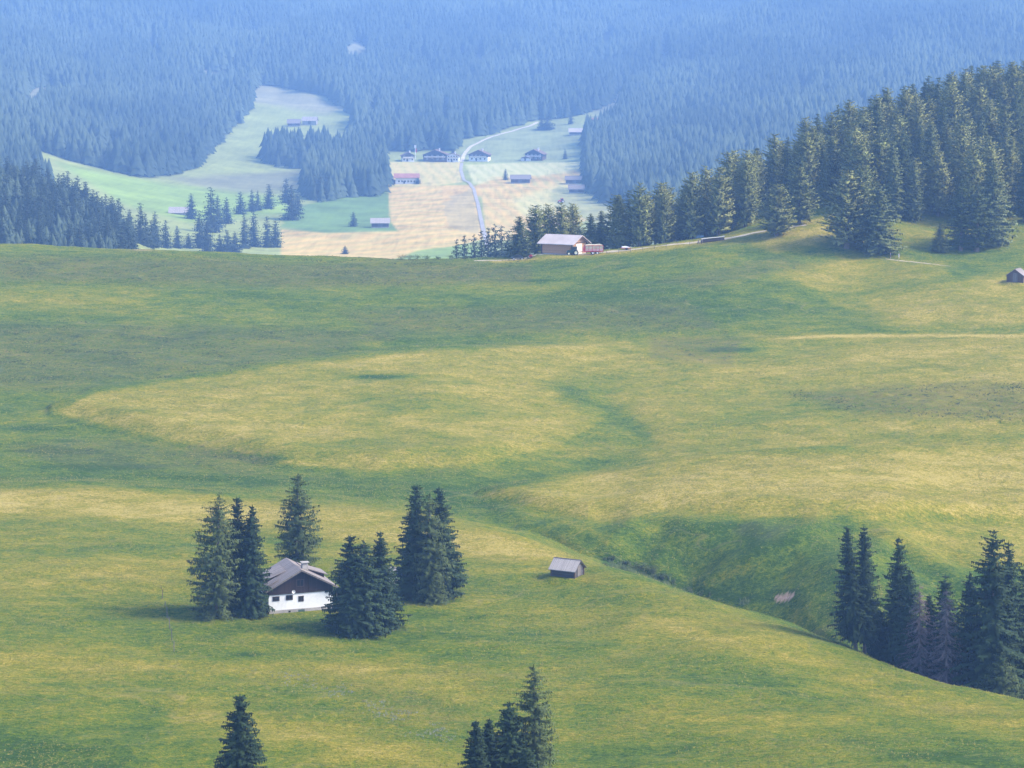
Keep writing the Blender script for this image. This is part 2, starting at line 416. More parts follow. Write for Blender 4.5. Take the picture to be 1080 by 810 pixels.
def meadow_material():
    m, nt, b = new_mat('alpine_meadow')
    at = N(nt, 'ShaderNodeAttribute', attribute_name='cover')
    sp = N(nt, 'ShaderNodeSeparateColor'); nt.links.new(at.outputs['Color'], sp.inputs[0])
    tc = N(nt, 'ShaderNodeTexCoord')

    def noise(scale, det=4.0, st=(1, 1, 1), ro=0.6, dist=0.0):
        mp = N(nt, 'ShaderNodeMapping'); mp.inputs['Scale'].default_value = st
        nt.links.new(tc.outputs['Object'], mp.inputs[0])
        n = N(nt, 'ShaderNodeTexNoise', Scale=scale, Detail=det, Roughness=ro, Distortion=dist)
        nt.links.new(mp.outputs[0], n.inputs['Vector'])
        return n.outputs[0]
    big = noise(0.028, 5, (1, 1.6, 1), 0.62, 0.6)
    mid = noise(0.16, 5, (1, 1.7, 1), 0.65, 0.4)
    fine = noise(1.15, 5, (1, 1.5, 1), 0.7)
    tiny = noise(4.5, 3, (1, 1, 1), 0.7)

    def ma(a, k, c):      # a*k + c
        x = N(nt, 'ShaderNodeMath', operation='MULTIPLY_ADD')
        nt.links.new(a, x.inputs[0]); x.inputs[1].default_value = k
        if isinstance(c, float):
            x.inputs[2].default_value = c
        else:
            nt.links.new(c, x.inputs[2])
        return x.outputs[0]
    t = ma(big, 0.85, -0.425)
    t = ma(mid, 0.95, t); t = ma(fine, 1.35, t); t = ma(tiny, 1.0, t)
    t = ma(t, 1.1, -1.815)
    d = N(nt, 'ShaderNodeMath', operation='ADD'); nt.links.new(sp.outputs[0], d.inputs[0]); nt.links.new(t, d.inputs[1])
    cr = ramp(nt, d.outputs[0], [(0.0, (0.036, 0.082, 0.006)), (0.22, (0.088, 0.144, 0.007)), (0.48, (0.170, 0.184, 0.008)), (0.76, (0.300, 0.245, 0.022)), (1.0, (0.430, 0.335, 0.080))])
    hmask = N(nt, 'ShaderNodeMath', operation='MULTIPLY'); nt.links.new(sp.outputs[1], hmask.inputs[0])
    hr = ramp(nt, fine, [(0.38, 0.0), (0.62, 1.0)]); nt.links.new(hr.outputs[0], hmask.inputs[1])
    c = mixc(nt, hmask.outputs[0], cr.outputs[0], (0.125, 0.112, 0.036))
    # scattered dark clumps of heath and dung
    ck = noise(0.55, 3, (1, 1.3, 1), 0.55)
    ckr = ramp(nt, ck, [(0.60, 0.0), (0.68, 1.0)])
    ckm = N(nt, 'ShaderNodeMath', operation='MULTIPLY'); nt.links.new(ckr.outputs[0], ckm.inputs[0]); nt.links.new(sp.outputs[1], ckm.inputs[1])
    c = mixc(nt, ckm.outputs[0], c, (0.030, 0.048, 0.022))
    # tufts and thin trodden cattle paths
    tf = noise(2.6, 3, (1, 1.2, 1), 0.6)
    tfr = ramp(nt, tf, [(0.55, 0.0), (0.70, 0.55)])
    c = mixc(nt, tfr.outputs[0], c, (0.040, 0.068, 0.012))
    for sc_, wdt, off in ((0.017, 0.0035, 0.0), (0.031, 0.0045, 0.04)):
        pn = noise(sc_, 2, (1, 2.2, 1), 0.45, 0.5)
        sb = N(nt, 'ShaderNodeMath', operation='SUBTRACT'); nt.links.new(pn, sb.inputs[0]); sb.inputs[1].default_value = 0.5 + off
        ab = N(nt, 'ShaderNodeMath', operation='ABSOLUTE'); nt.links.new(sb.outputs[0], ab.inputs[0])
        pr = N(nt, 'ShaderNodeMapRange'); pr.inputs[1].default_value = 0.0; pr.inputs[2].default_value = wdt; pr.inputs[3].default_value = 0.55; pr.inputs[4].default_value = 0.0
        nt.links.new(ab.outputs[0], pr.inputs[0])
        pm = N(nt, 'ShaderNodeMath', operation='MULTIPLY'); nt.links.new(pr.outputs[0], pm.inputs[0]); nt.links.new(mid, pm.inputs[1])
        c = mixc(nt, pm.outputs[0], c, (0.270, 0.215, 0.090))
    br = ramp(nt, fine, [(0.30, (0.36, 0.22, 0.14)), (0.7, (0.62, 0.43, 0.31))])
    c = mixc(nt, sp.outputs[2], c, br.outputs[0])
    nt.links.new(c, b.inputs['Base Color'])
    b.inputs['Roughness'].default_value = 0.9
    b.inputs['Specular IOR Level'].default_value = 0.12
    b1 = N(nt, 'ShaderNodeBump', Strength=1.0, Distance=0.7); nt.links.new(fine, b1.inputs['Height'])
    b2 = N(nt, 'ShaderNodeBump', Strength=0.9, Distance=0.22); nt.links.new(tiny, b2.inputs['Height']); nt.links.new(b1.outputs[0], b2.inputs['Normal'])
    nt.links.new(b2.outputs[0], b.inputs['Normal'])
    return m


def valley_material():
    m, nt, b = new_mat('valley_fields')
    at = N(nt, 'ShaderNodeAttribute', attribute_name='cover')
    tc = N(nt, 'ShaderNodeTexCoord')
    n1 = N(nt, 'ShaderNodeTexNoise', Scale=0.02, Detail=6.0, Roughness=0.65); nt.links.new(tc.outputs['Object'], n1.inputs['Vector'])
    mp = N(nt, 'ShaderNodeMapping'); mp.inputs['Scale'].default_value = (0.22, 0.016, 0.05); nt.links.new(tc.outputs['Object'], mp.inputs[0])
    n2 = N(nt, 'ShaderNodeTexNoise', Scale=1.0, Detail=3.0, Distortion=0.5); nt.links.new(mp.outputs[0], n2.inputs['Vector'])
    ad = N(nt, 'ShaderNodeMath', operation='MULTIPLY_ADD'); nt.links.new(n2.outputs[0], ad.inputs[0]); nt.links.new(at.outputs['Alpha'], ad.inputs[1]); nt.links.new(n1.outputs[0], ad.inputs[2])
    r = ramp(nt, ad.outputs[0], [(0.35, 0.55), (1.0, 1.45)])
    mul = mixc(nt, 1.0, at.outputs['Color'], r.outputs[0], 'MULTIPLY')
    nt.links.new(mul, b.inputs['Base Color'])
    b.inputs['Roughness'].default_value = 0.95; b.inputs['Specular IOR Level'].default_value = 0.1
    return m


M['meadow'] = meadow_material()
M['valley'] = valley_material()


# ------------------------------------------------------------------ object helpers
def link(o):
    COL.objects.link(o); return o


def tag(o, label=None, cat=None, group=None, kind=None):
    if label: o['label'] = label
    if cat: o['category'] = cat
    if group: o['group'] = group
    if kind: o['kind'] = kind
    return o


def empty(name, loc, rz=0.0, scale=1.0):
    o = bpy.data.objects.new(name, None)
    o.empty_display_size = 0.5
    o.location = loc; o.rotation_euler = (0, 0, rz); o.scale = (scale,) * 3
    return link(o)


def np_mesh(name, verts, quads=None, tris=None):
    me = bpy.data.meshes.new(name)
    verts = np.asarray(verts, np.float32).reshape(-1, 3)
    me.vertices.add(len(verts)); me.vertices.foreach_set('co', verts.ravel())
    loops = []; starts = []; n = 0
    if quads is not None and len(quads):
        q = np.asarray(quads, np.int32).reshape(-1, 4); loops.append(q.ravel()); starts.append(np.arange(len(q)) * 4); n = len(q) * 4
    if tris is not None and len(tris):
        t = np.asarray(tris, np.int32).reshape(-1, 3); loops.append(t.ravel()); starts.append(n + np.arange(len(t)) * 3)
    lo = np.concatenate(loops); st = np.concatenate(starts)
    me.loops.add(len(lo)); me.loops.foreach_set('vertex_index', lo)
    me.polygons.add(len(st)); me.polygons.foreach_set('loop_start', st.astype(np.int32))
    me.update(calc_edges=True)
    return me


def mesh_obj(name, me, mats, parent=None):
    for m in (mats if isinstance(mats, (list, tuple)) else [mats]):
        me.materials.append(m)
    o = bpy.data.objects.new(name, me); link(o)
    if parent: o.parent = parent
    return o


class MB:
    """collects faces of one mesh"""
    def __init__(self):
        self.v = []; self.f = []

    def add(self, vs, fs):
        n = len(self.v); self.v += [tuple(p) for p in vs]; self.f += [tuple(i + n for i in f) for f in fs]; return self

    def box(self, x0, x1, y0, y1, z0, z1):
        vs = [(x0, y0, z0), (x1, y0, z0), (x1, y1, z0), (x0, y1, z0), (x0, y0, z1), (x1, y0, z1), (x1, y1, z1), (x0, y1, z1)]
        return self.add(vs, [(0, 3, 2, 1), (4, 5, 6, 7), (0, 1, 5, 4), (1, 2, 6, 5), (2, 3, 7, 6), (3, 0, 4, 7)])

    def prism(self, prof, y0, y1):
        """profile in x, z pushed along y"""
        n = len(prof)
        vs = [(x, y0, z) for x, z in prof] + [(x, y1, z) for x, z in prof]
        fs = [tuple(range(n)), tuple(range(2 * n - 1, n - 1, -1))]
        fs += [(i, i + n, (i + 1) % n + n, (i + 1) % n) for i in range(n)]
        return self.add(vs, fs)

    def tube(self, p, q, r0, r1=None, n=8):
        r1 = r0 if r1 is None else r1
        p = Vector(p); q = Vector(q); d = (q - p).normalized()
        a = d.orthogonal().normalized(); b = d.cross(a)
        vs = []
        for c, r in ((p, r0), (q, r1)):
            for k in range(n):
                t = 2 * math.pi * k / n
                vs.append(c + (a * math.cos(t) + b * math.sin(t)) * r)
        fs = [(k, (k + 1) % n, (k + 1) % n + n, k + n) for k in range(n)]
        fs += [tuple(range(n - 1, -1, -1)), tuple(range(n, 2 * n))]
        return self.add(vs, fs)

    def build(self, name, mat, parent=None, bevel=0.0):
        me = bpy.data.meshes.new(name); me.from_pydata(self.v, [], self.f); me.update()
        o = mesh_obj(name, me, mat, parent)
        if bevel:
            md = o.modifiers.new('bevel', 'BEVEL'); md.width = bevel; md.segments = 2; md.limit_method = 'ANGLE'
        return o


# ------------------------------------------------------------------ the land
def sheet(name, r0, r1, mat, cover):
    rows = np.arange(r0, r1)
    v = np.stack([Xg[rows], Yg[rows], Zg[rows]], -1).reshape(-1, 3)
    nr = len(rows)
    idx = np.arange(nr * nS).reshape(nr, nS)
    q = np.stack([idx[:-1, :-1], idx[:-1, 1:], idx[1:, 1:], idx[1:, :-1]], -1).reshape(-1, 4)
    me = np_mesh(name, v, q)
    at = me.color_attributes.new('cover', 'FLOAT_COLOR', 'POINT')
    at.data.foreach_set('color', cover[rows].astype(np.float32).reshape(-1))
    me.polygons.foreach_set('use_smooth', np.ones(len(q), bool))
    o = mesh_obj(name, me, mat)
    o['kind'] = 'structure'
    return o


u, v = U1, V1
wob = 26 * (fbm(Xg / 30, Yg / 30, 21, 3) - 0.5)
wv = v + wob * 0.35
wu = u + wob
dry = np.full(u.shape, 0.42)
def put(val, mask):
    global dry
    dry = dry * (1 - mask) + val * mask
put(0.26, poly_mask(wu, wv, [(-400, 262), (1500, 262), (1500, 352), (780, 352), (540, 362), (300, 382), (100, 408), (40, 435), (140, 462), (300, 500), (500, 500), (500, 535), (300, 522), (-400, 508)], 7))
put(0.50, blob(wu, wv, 60, 318, 140, 9)); put(0.5, 0.7 * blob(wu, wv, 480, 300, 150, 10))
put(0.16, 0.8 * blob(wu, wv, 620, 325, 190, 16)); put(0.14, 0.7 * blob(wu, wv, 640, 278, 70, 8, -0.1))
hu, hv = u + .2 * wob, v + .08 * wob
put(0.60, poly_mask(hu, hv, HILL_A, 2.5))
put(0.12, 0.75 * np.exp(-(line_dist(hu, hv, [(52, 437), (90, 449), (140, 460), (230, 479), (310, 495), (360, 499)]) / 3.2) ** 2)); put(0.2, 0.6 * np.exp(-(line_dist(hu, hv, [(60, 428), (98, 409), (200, 396), (300, 381), (420, 368), (540, 361)]) / 3.5) ** 2))
put(0.40, 0.8 * blob(wu, wv, 450, 425, 110, 12)); put(0.44, 0.8 * blob(wu, wv, 330, 470, 140, 10))
put(0.60, poly_mask(wu, wv, [(690, 365), (1500, 355), (1500, 500), (700, 500), (660, 450)], 10))
put(0.34, 0.8 * blob(wu, wv, 640, 400, 60, 18)); put(0.34, 0.8 * blob(wu, wv, 880, 425, 110, 14)); put(0.38, 0.7 * blob(wu, wv, 760, 445, 80, 12)); put(0.36, 0.7 * blob(wu, wv, 980, 462, 90, 7))
put(0.95, 0.9 * sstep(780, 860, u) * np.exp(-(line_dist(u, v + 2 * (fbm(Xg / 12, Yg / 12, 33, 2) - .5), [(560, 366), (760, 358), (900, 354), (1300, 355)]) / 1.8) ** 2))
put(0.62, poly_mask(wu, wv, [(880, 320), (1000, 298), (1090, 290), (1500, 285), (1500, 345), (960, 345)], 9))
put(0.55, poly_mask(wu, wv, [(820, 290), (900, 272), (1000, 275), (1000, 292), (880, 315)], 7))
put(0.78, 0.8 * np.exp(-(line_dist(u, v, [(520, 276), (640, 267), (700, 261), (770, 251), (840, 238), (880, 228)]) / 3.0) ** 2))
put(0.62, poly_mask(wu, wv, [(770, 252), (870, 232), (900, 250), (820, 268)], 5))
# green swale
put(0.20, 0.9 * np.exp(-(line_dist(hu, hv, [(600, 415), (640, 432), (672, 452), (684, 468), (650, 485), (580, 500), (510, 512)]) / 10.0) ** 2))
put(0.14, 0.9 * np.exp(-(line_dist(wu, wv, [(-60, 500), (120, 500), (330, 515), (440, 528), (540, 548), (640, 582), (720, 615)]) / 9.0) ** 2))
put(0.18, poly_mask(wu, wv, [(430, 500), (520, 508), (500, 522), (560, 545), (620, 560), (640, 590), (540, 556), (430, 530)], 5))
put(0.70, poly_mask(hu, hv, [(508, 521), (600, 504), (720, 487), (860, 478), (1500, 470), (1500, 560), (900, 540), (860, 548), (700, 540), (625, 548), (560, 532)], 6))
put(0.46, 0.7 * blob(wu, wv, 800, 475, 200, 6))
put(0.20, poly_mask(hu, hv, [(625, 556), (700, 546), (850, 550), (885, 548), (960, 590), (1100, 600), (1100, 760), (900, 690), (700, 612)], 7))  # green brook bank, its shading put into the cover as a darker tone
put(0.62, 0.8 * poly_mask(wu, wv, [(900, 540), (1200, 560), (1200, 600), (1010, 598), (940, 570)], 10))
put(0.45, 0.8 * np.exp(-(line_dist(wu, wv, [(845, 575), (790, 600), (740, 622)]) / 5.0) ** 2))  # lit spur of the bank, its light put in as paler grass
put(0.50, 0.6 * blob(wu, wv, 690, 556, 40, 7, -0.4))
# near hill
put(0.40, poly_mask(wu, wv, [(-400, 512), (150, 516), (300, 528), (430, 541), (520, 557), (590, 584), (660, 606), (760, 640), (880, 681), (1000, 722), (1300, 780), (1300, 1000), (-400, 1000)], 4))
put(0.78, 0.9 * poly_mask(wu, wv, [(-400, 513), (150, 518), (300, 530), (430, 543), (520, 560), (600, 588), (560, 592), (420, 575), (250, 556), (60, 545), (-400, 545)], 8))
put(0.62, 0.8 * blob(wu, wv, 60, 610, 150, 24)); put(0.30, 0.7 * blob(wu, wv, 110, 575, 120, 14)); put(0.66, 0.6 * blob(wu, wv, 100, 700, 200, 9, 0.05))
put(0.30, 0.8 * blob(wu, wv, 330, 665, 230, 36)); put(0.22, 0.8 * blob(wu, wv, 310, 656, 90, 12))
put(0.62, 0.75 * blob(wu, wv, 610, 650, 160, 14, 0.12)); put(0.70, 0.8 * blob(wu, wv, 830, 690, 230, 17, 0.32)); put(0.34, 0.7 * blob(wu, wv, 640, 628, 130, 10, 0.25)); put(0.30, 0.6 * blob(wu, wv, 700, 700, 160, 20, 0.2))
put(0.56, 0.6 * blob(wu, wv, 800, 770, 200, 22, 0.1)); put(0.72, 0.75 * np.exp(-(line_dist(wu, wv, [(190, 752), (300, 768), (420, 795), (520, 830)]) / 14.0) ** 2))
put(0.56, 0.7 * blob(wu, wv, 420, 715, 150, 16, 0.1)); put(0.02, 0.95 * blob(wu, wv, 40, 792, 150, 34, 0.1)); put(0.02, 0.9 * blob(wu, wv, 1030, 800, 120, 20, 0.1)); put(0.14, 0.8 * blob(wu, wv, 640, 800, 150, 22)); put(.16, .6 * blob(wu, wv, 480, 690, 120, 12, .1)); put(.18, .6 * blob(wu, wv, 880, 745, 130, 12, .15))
put(0.22, 0.7 * blob(wu, wv, 250, 692, 60, 6)); put(0.24, 0.6 * blob(wu, wv, 470, 775, 80, 7, 0.2)); put(0.2, 0.6 * blob(wu, wv, 1000, 665, 40, 14))
put(-.1, 0.9 * blob(wu, wv, 832, 624.5, 16, 2.2, -0.2)); put(-.05, 0.8 * np.exp(-(line_dist(wu, wv, [(640, 591), (670, 601), (700, 611), (735, 624), (770, 632), (815, 633)]) / 4.5) ** 2))
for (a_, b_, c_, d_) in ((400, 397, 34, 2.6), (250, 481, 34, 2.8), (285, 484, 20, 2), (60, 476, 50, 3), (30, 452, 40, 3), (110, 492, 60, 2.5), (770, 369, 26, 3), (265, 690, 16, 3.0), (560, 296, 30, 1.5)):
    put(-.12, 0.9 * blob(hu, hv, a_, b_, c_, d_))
heath = 0.9 * poly_mask(wu, wv, [(-100, 266), (300, 276), (560, 280), (560, 298), (300, 302), (-100, 296)], 6) + 0.75 * poly_mask(wu, wv, [(-100, 338), (330, 345), (420, 358), (300, 380), (60, 410), (-100, 408)], 9) + 0.7 * poly_mask(wu, wv, [(360, 330), (720, 318), (760, 348), (400, 356)], 8) + 0.75 * poly_mask(wu, wv, [(690, 355), (790, 358), (770, 385), (690, 380)], 5) + 0.8 * poly_mask(wu, wv, [(830, 415), (940, 405), (1100, 405), (1100, 445), (900, 435)], 8) + 0.6 * poly_mask(wu, wv, [(700, 296), (830, 270), (860, 282), (740, 306)], 5) + 0.6 * poly_mask(wu, wv, [(0, 470), (140, 465), (300, 488), (260, 500), (60, 490)], 6) + 0.5 * poly_mask(wu, wv, [(200, 468), (300, 478), (280, 490), (200, 482)], 4) + 0.4 * blob(wu, wv, 430, 740, 90, 16, 0.3)
bare = 1.6 * sstep(.50, .56, blob(u, v, 828, 629.5, 14, 5, -0.2) * (0.35 + 1.1 * fbm(Xg / 1.1, Yg / 1.6, 31, 3))) + 0.5 * blob(u, v, 150, 263.5, 18, 1.6) + 0.3 * poly_mask(wu, wv, [(790, 552), (836, 556), (820, 572), (770, 562)], 5) * fbm(Xg / 5, Yg / 5, 9, 3)
bare = np.where(bare > 0.35, np.clip(bare, 0, 1), bare * 0.4)
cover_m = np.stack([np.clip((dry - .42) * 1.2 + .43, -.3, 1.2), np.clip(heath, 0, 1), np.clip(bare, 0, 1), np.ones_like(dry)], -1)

# valley: what grows where
G_PALE = (0.230, 0.255, 0.070); G_RICH = (0.130, 0.205, 0.045); TAN = (0.42, 0.285, 0.085); TAN2 = (0.36, 0.285, 0.095); FOREST = (0.045, 0.060, 0.028); FALLOW = (0.38, 0.295, 0.11); LIME = (0.210, 0.290, 0.050)
cv = np.zeros(u.shape + (4,)); cv[..., :3] = FOREST; cv[..., 3] = 0.2
ff = 8 * (fbm(Xg / 40, Yg / 40, 41, 3) - 0.5)
fu, fv = u + ff, v + 0.5 * ff
def field(colr, stripe, poly, soft=1.5, wobble=True):
    a, b_ = (fu, fv) if wobble else (u, v)
    m = poly_mask(a, b_, poly, soft)[..., None]
    cv[..., :] = cv * (1 - m) + np.array(colr + (stripe,)) * m
OPEN = [(20, 152), (70, 168), (110, 179), (150, 187), (180, 186), (205, 178), (222, 162), (240, 142), (260, 122), (266, 104), (270, 88), (300, 92), (345, 102), (372, 122), (374, 150), (368, 178), (330, 178), (318, 205), (335, 213), (390, 205), (408, 185), (404, 160), (478, 160), (488, 148), (530, 137), (556, 128), (600, 124), (640, 112), (652, 97), (662, 96), (652, 128), (628, 140), (619, 152), (617, 200), (640, 214), (720, 236), (720, 300), (100, 300), (60, 220)]
field(G_PALE, 0.4, OPEN, 2.0)
field((0.185, 0.185, 0.085), 0.3, [(180, 188), (330, 178), (320, 200), (240, 205)], 4)
field(LIME, 0.3, [(60, 172), (180, 195), (300, 208), (310, 225), (200, 235), (130, 215)], 4)
field((0.26, 0.25, 0.13), 0.3, [(268, 86), (330, 98), (365, 115), (340, 120), (268, 108)], 4)
field(G_RICH, 0.3, [(300, 222), (335, 212), (412, 196), (411, 232), (425, 236), (420, 243), (340, 245), (298, 240)], 1.5)
field((0.215, 0.240, 0.090), 0.4, [(478, 168), (490, 152), (560, 132), (620, 130), (620, 172), (560, 174)], 1.5)
field(TAN2, 0.9, [(410, 171), (486, 171), (488, 192), (450, 197), (409, 196)], 1.2, False)
field((0.33, 0.31, 0.135), 1.0, [(491, 174), (540, 172), (618, 171), (618, 190), (560, 196), (500, 194)], 1.2, False)
field(TAN, 0.5, [(497, 197), (520, 188), (570, 186), (618, 178), (618, 190), (590, 198), (555, 205), (500, 208)], 2.0)
field(TAN, 0.6, [(409, 197), (496, 195), (503, 215), (510, 252), (470, 262), (420, 274), (296, 274), (296, 242), (345, 246), (420, 244), (412, 234)], 1.2, False)
#field((0.22, 0.22, 0.12), 0.3, [(450, 246), (470, 240), (480, 246), (465, 250)], 2)
field(FALLOW, 0.3, [(468, 212), (498, 199), (505, 230), (507, 248), (486, 244), (472, 238)], 1.2)
field(TAN, 0.7, [(507, 197), (600, 189), (608, 202), (640, 216), (620, 232), (560, 250), (514, 256)], 1.5, False)
field((0.36, 0.31, 0.115), 0.9, [(540, 212), (600, 190), (600, 215), (575, 235), (550, 225)], 5)
field((0.30, 0.29, 0.11), 0.4, [(585, 196), (612, 200), (650, 217), (700, 235), (640, 240), (600, 225), (580, 210)], 3)
field(LIME, 0.2, [(410, 276), (440, 266), (490, 258), (512, 262), (500, 280)], 1.5)
# mown swaths: rows of cut hay and the greener stubble between
warp = 7 * (fbm(Xg / 120, Yg / 120, 91, 3) - .5)
rows_a = .5 + .5 * np.sin((Xg + .12 * Yg) / 10.0 * 6.283 / 1.25 + warp)
rows_b = .5 + .5 * np.sin((Yg * .30 - .55 * Xg) / 11.0 * 6.283 / 1.3 + 1.6 * warp)
for pl, rw, am in (([(410, 171), (486, 171), (488, 192), (450, 197), (409, 196)], rows_a, .42), ([(491, 174), (540, 172), (618, 171), (618, 190), (560, 196), (500, 194)], rows_a, .5),
                   ([(409, 197), (466, 196), (470, 238), (505, 250), (470, 262), (420, 274), (296, 274), (296, 242), (345, 246), (420, 244), (412, 234)], rows_b, .4), ([(507, 197), (600, 189), (608, 202), (640, 216), (620, 232), (560, 250), (514, 256)], rows_a, .4)):
    m = poly_mask(u, v, pl, 1.2) * rw * am
    m = m[..., None]
    cv[..., :3] = cv[..., :3] * (1 - m) + np.array((0.22, 0.235, 0.075)) * m
for (pu, pv, ru, rv) in ((376, 52, 14, 9), (848, 100, 9, 7), (216, 77, 10, 4), (262, 36, 18, 4), (855, 96, 14, 5), (560, 88, 5, 14), (468, 120, 6, 12), (48, 98, 40, 10), (112, 163, 30, 6), (640, 106, 18, 14), (392, 118, 8, 8), (445, 55, 4, 9), (285, 75, 16, 5), (830, 95, 3, 9)):
    m = np.clip(1.8 * blob(fu, fv, pu, pv, ru, rv), 0, 1)[..., None]
    cv[..., :3] = cv[..., :3] * (1 - m) + np.array((0.215, 0.215, 0.120)) * m

rA = int(np.searchsorted(YR, 1000)); rB = int(np.searchsorted(YR, 3300))
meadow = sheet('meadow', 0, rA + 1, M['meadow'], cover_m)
valley = sheet('valley', rA, rB + 1, M['valley'], cv)
mountain = sheet('mountain', rB, nY, M['valley'], cv)


def ribbon(name, pts, width, mat, lift=0.05, step=1.5, ymin=240, jitter=0.0):
    """a road laid on the land along ground points"""
    g = [ground_at(a, b, ymin) if len(c) == 0 else ground_u(a, c[0]) for a, b, *c in pts]
    path = []
    for a, b in zip(g[:-1], g[1:]):
        n = max(1, int((b - a).length / step))
        path += [a.lerp(b, k / n) for k in range(n)]
    path.append(g[-1])
    # ease the corners
    pa = np.array([(p.x, p.y) for p in path])
    for _ in range(8):
        pa[1:-1] = 0.25 * pa[:-2] + 0.5 * pa[1:-1] + 0.25 * pa[2:]
    d = np.gradient(pa, axis=0); d /= np.linalg.norm(d, axis=1)[:, None] + 1e-9
    nrm = np.stack([-d[:, 1], d[:, 0]], 1)
    w = np.interp(np.linspace(0, 1, len(pa)), np.linspace(0, 1, len(width)), width) if isinstance(width, (list, tuple)) else np.full(len(pa), width)
    w = w * (1 + jitter * (fbm(np.arange(len(pa)) / 6.0, np.zeros(len(pa)), 77, 3) - 0.5))
    cols = np.linspace(-0.5, 0.5, 5)
    V = []
    for c in cols:
        q = pa + nrm * (w * c)[:, None]
        V.append(np.stack([q[:, 0], q[:, 1], height(q[:, 0], q[:, 1]) + lift], 1))
    V = np.stack(V, 1); n = len(pa)
    idx = np.arange(n * 5).reshape(n, 5)
    q = np.stack([idx[:-1, :-1], idx[:-1, 1:], idx[1:, 1:], idx[1:, :-1]], -1).reshape(-1, 4)
    o = mesh_obj(name, np_mesh(name, V.reshape(-1, 3), q), mat)
    o['kind'] = 'structure'
    return o


ribbon('valley_road', [(515, 262), (509, 240), (504, 215), (500, 200), (496, 194), (489, 190), (486, 180), (487, 172)], [3.8, 3.4, 3.3, 3.6], M['asphalt'], 0.35, 4, 1300)
ribbon('gravel_road', [(487, 171), (489, 164), (496, 155), (510, 148), (530, 141), (548, 136), (560, 133), (567, 129)], [4.6, 4.0, 4.0, 5.0], M['gravel'], 0.35, 4, 1600)
ribbon('farm_track', [(500, 0, 690), (560, 0, 688.5), (600, 0, 685), (640, 0, 686), (680, 0, 688), (730, 0, 688), (770, 0, 688), (815, 0, 691), (850, 0, 692)], 2.6, M['dirt'], 0.05, 1.5, jitter=0.6)
ribbon('foot_path', [(934, 273.5), (955, 275.5), (980, 278.5), (1003, 281)], [0.6, 0.5, 0.45, 0.2], M['dirt'], 0.04, 1.0, jitter=0.9)

# ------------------------------------------------------------------ trees
class Leafs:
    """many small pointed sprays of needles, kept as triangles with a tint"""
    def __init__(self):
        self.v = []; self.t = []

    def spray(self, p, d, width, tint):
        L = d.length
        if L < 1e-4: return
        s = d.cross(Vector((random.uniform(-.6, .6), random.uniform(-.6, .6), 1)))
        if s.length < 1e-5: s = Vector((1, 0, 0))
        s = s.normalized() * width
        self.v += [p - s * 0.5, p + s * 0.5, p + d]
        self.t += [tint] * 3

    def mesh(self, name, axis=None):
        n = len(self.v) // 3
        V = np.array([tuple(p) for p in self.v]); T = np.arange(3 * n).reshape(n, 3)
        if axis is not None:            # needles face outward from the stem, as boughs do
            lean, up = axis
            nr = V.copy(); nr[:, 0] -= lean * V[:, 2]
            r = np.hypot(nr[:, 0], nr[:, 1])[:, None] + .3
            nr = nr / r; nr[:, 2] = up
            fn = np.cross(V[1::3] - V[0::3], V[2::3] - V[0::3])
            flip = (fn * nr[0::3]).sum(1) < 0
            T[flip] = T[flip][:, ::-1]; fn[flip] *= -1
            fn /= np.linalg.norm(fn, axis=1)[:, None] + 1e-9
            nr = nr / np.linalg.norm(nr, axis=1)[:, None] + 0.28 * np.repeat(fn, 3, 0)
            nr /= np.linalg.norm(nr, axis=1)[:, None] + 1e-9
        me = np_mesh(name, V, None, T)
        if axis is not None:
            me.polygons.foreach_set('use_smooth', np.ones(n, bool))
            me.normals_split_custom_set_from_vertices(nr.tolist())
        a = me.attributes.new('tint', 'FLOAT', 'POINT'); a.data.foreach_set('value', np.array(self.t, np.float32))
        return me


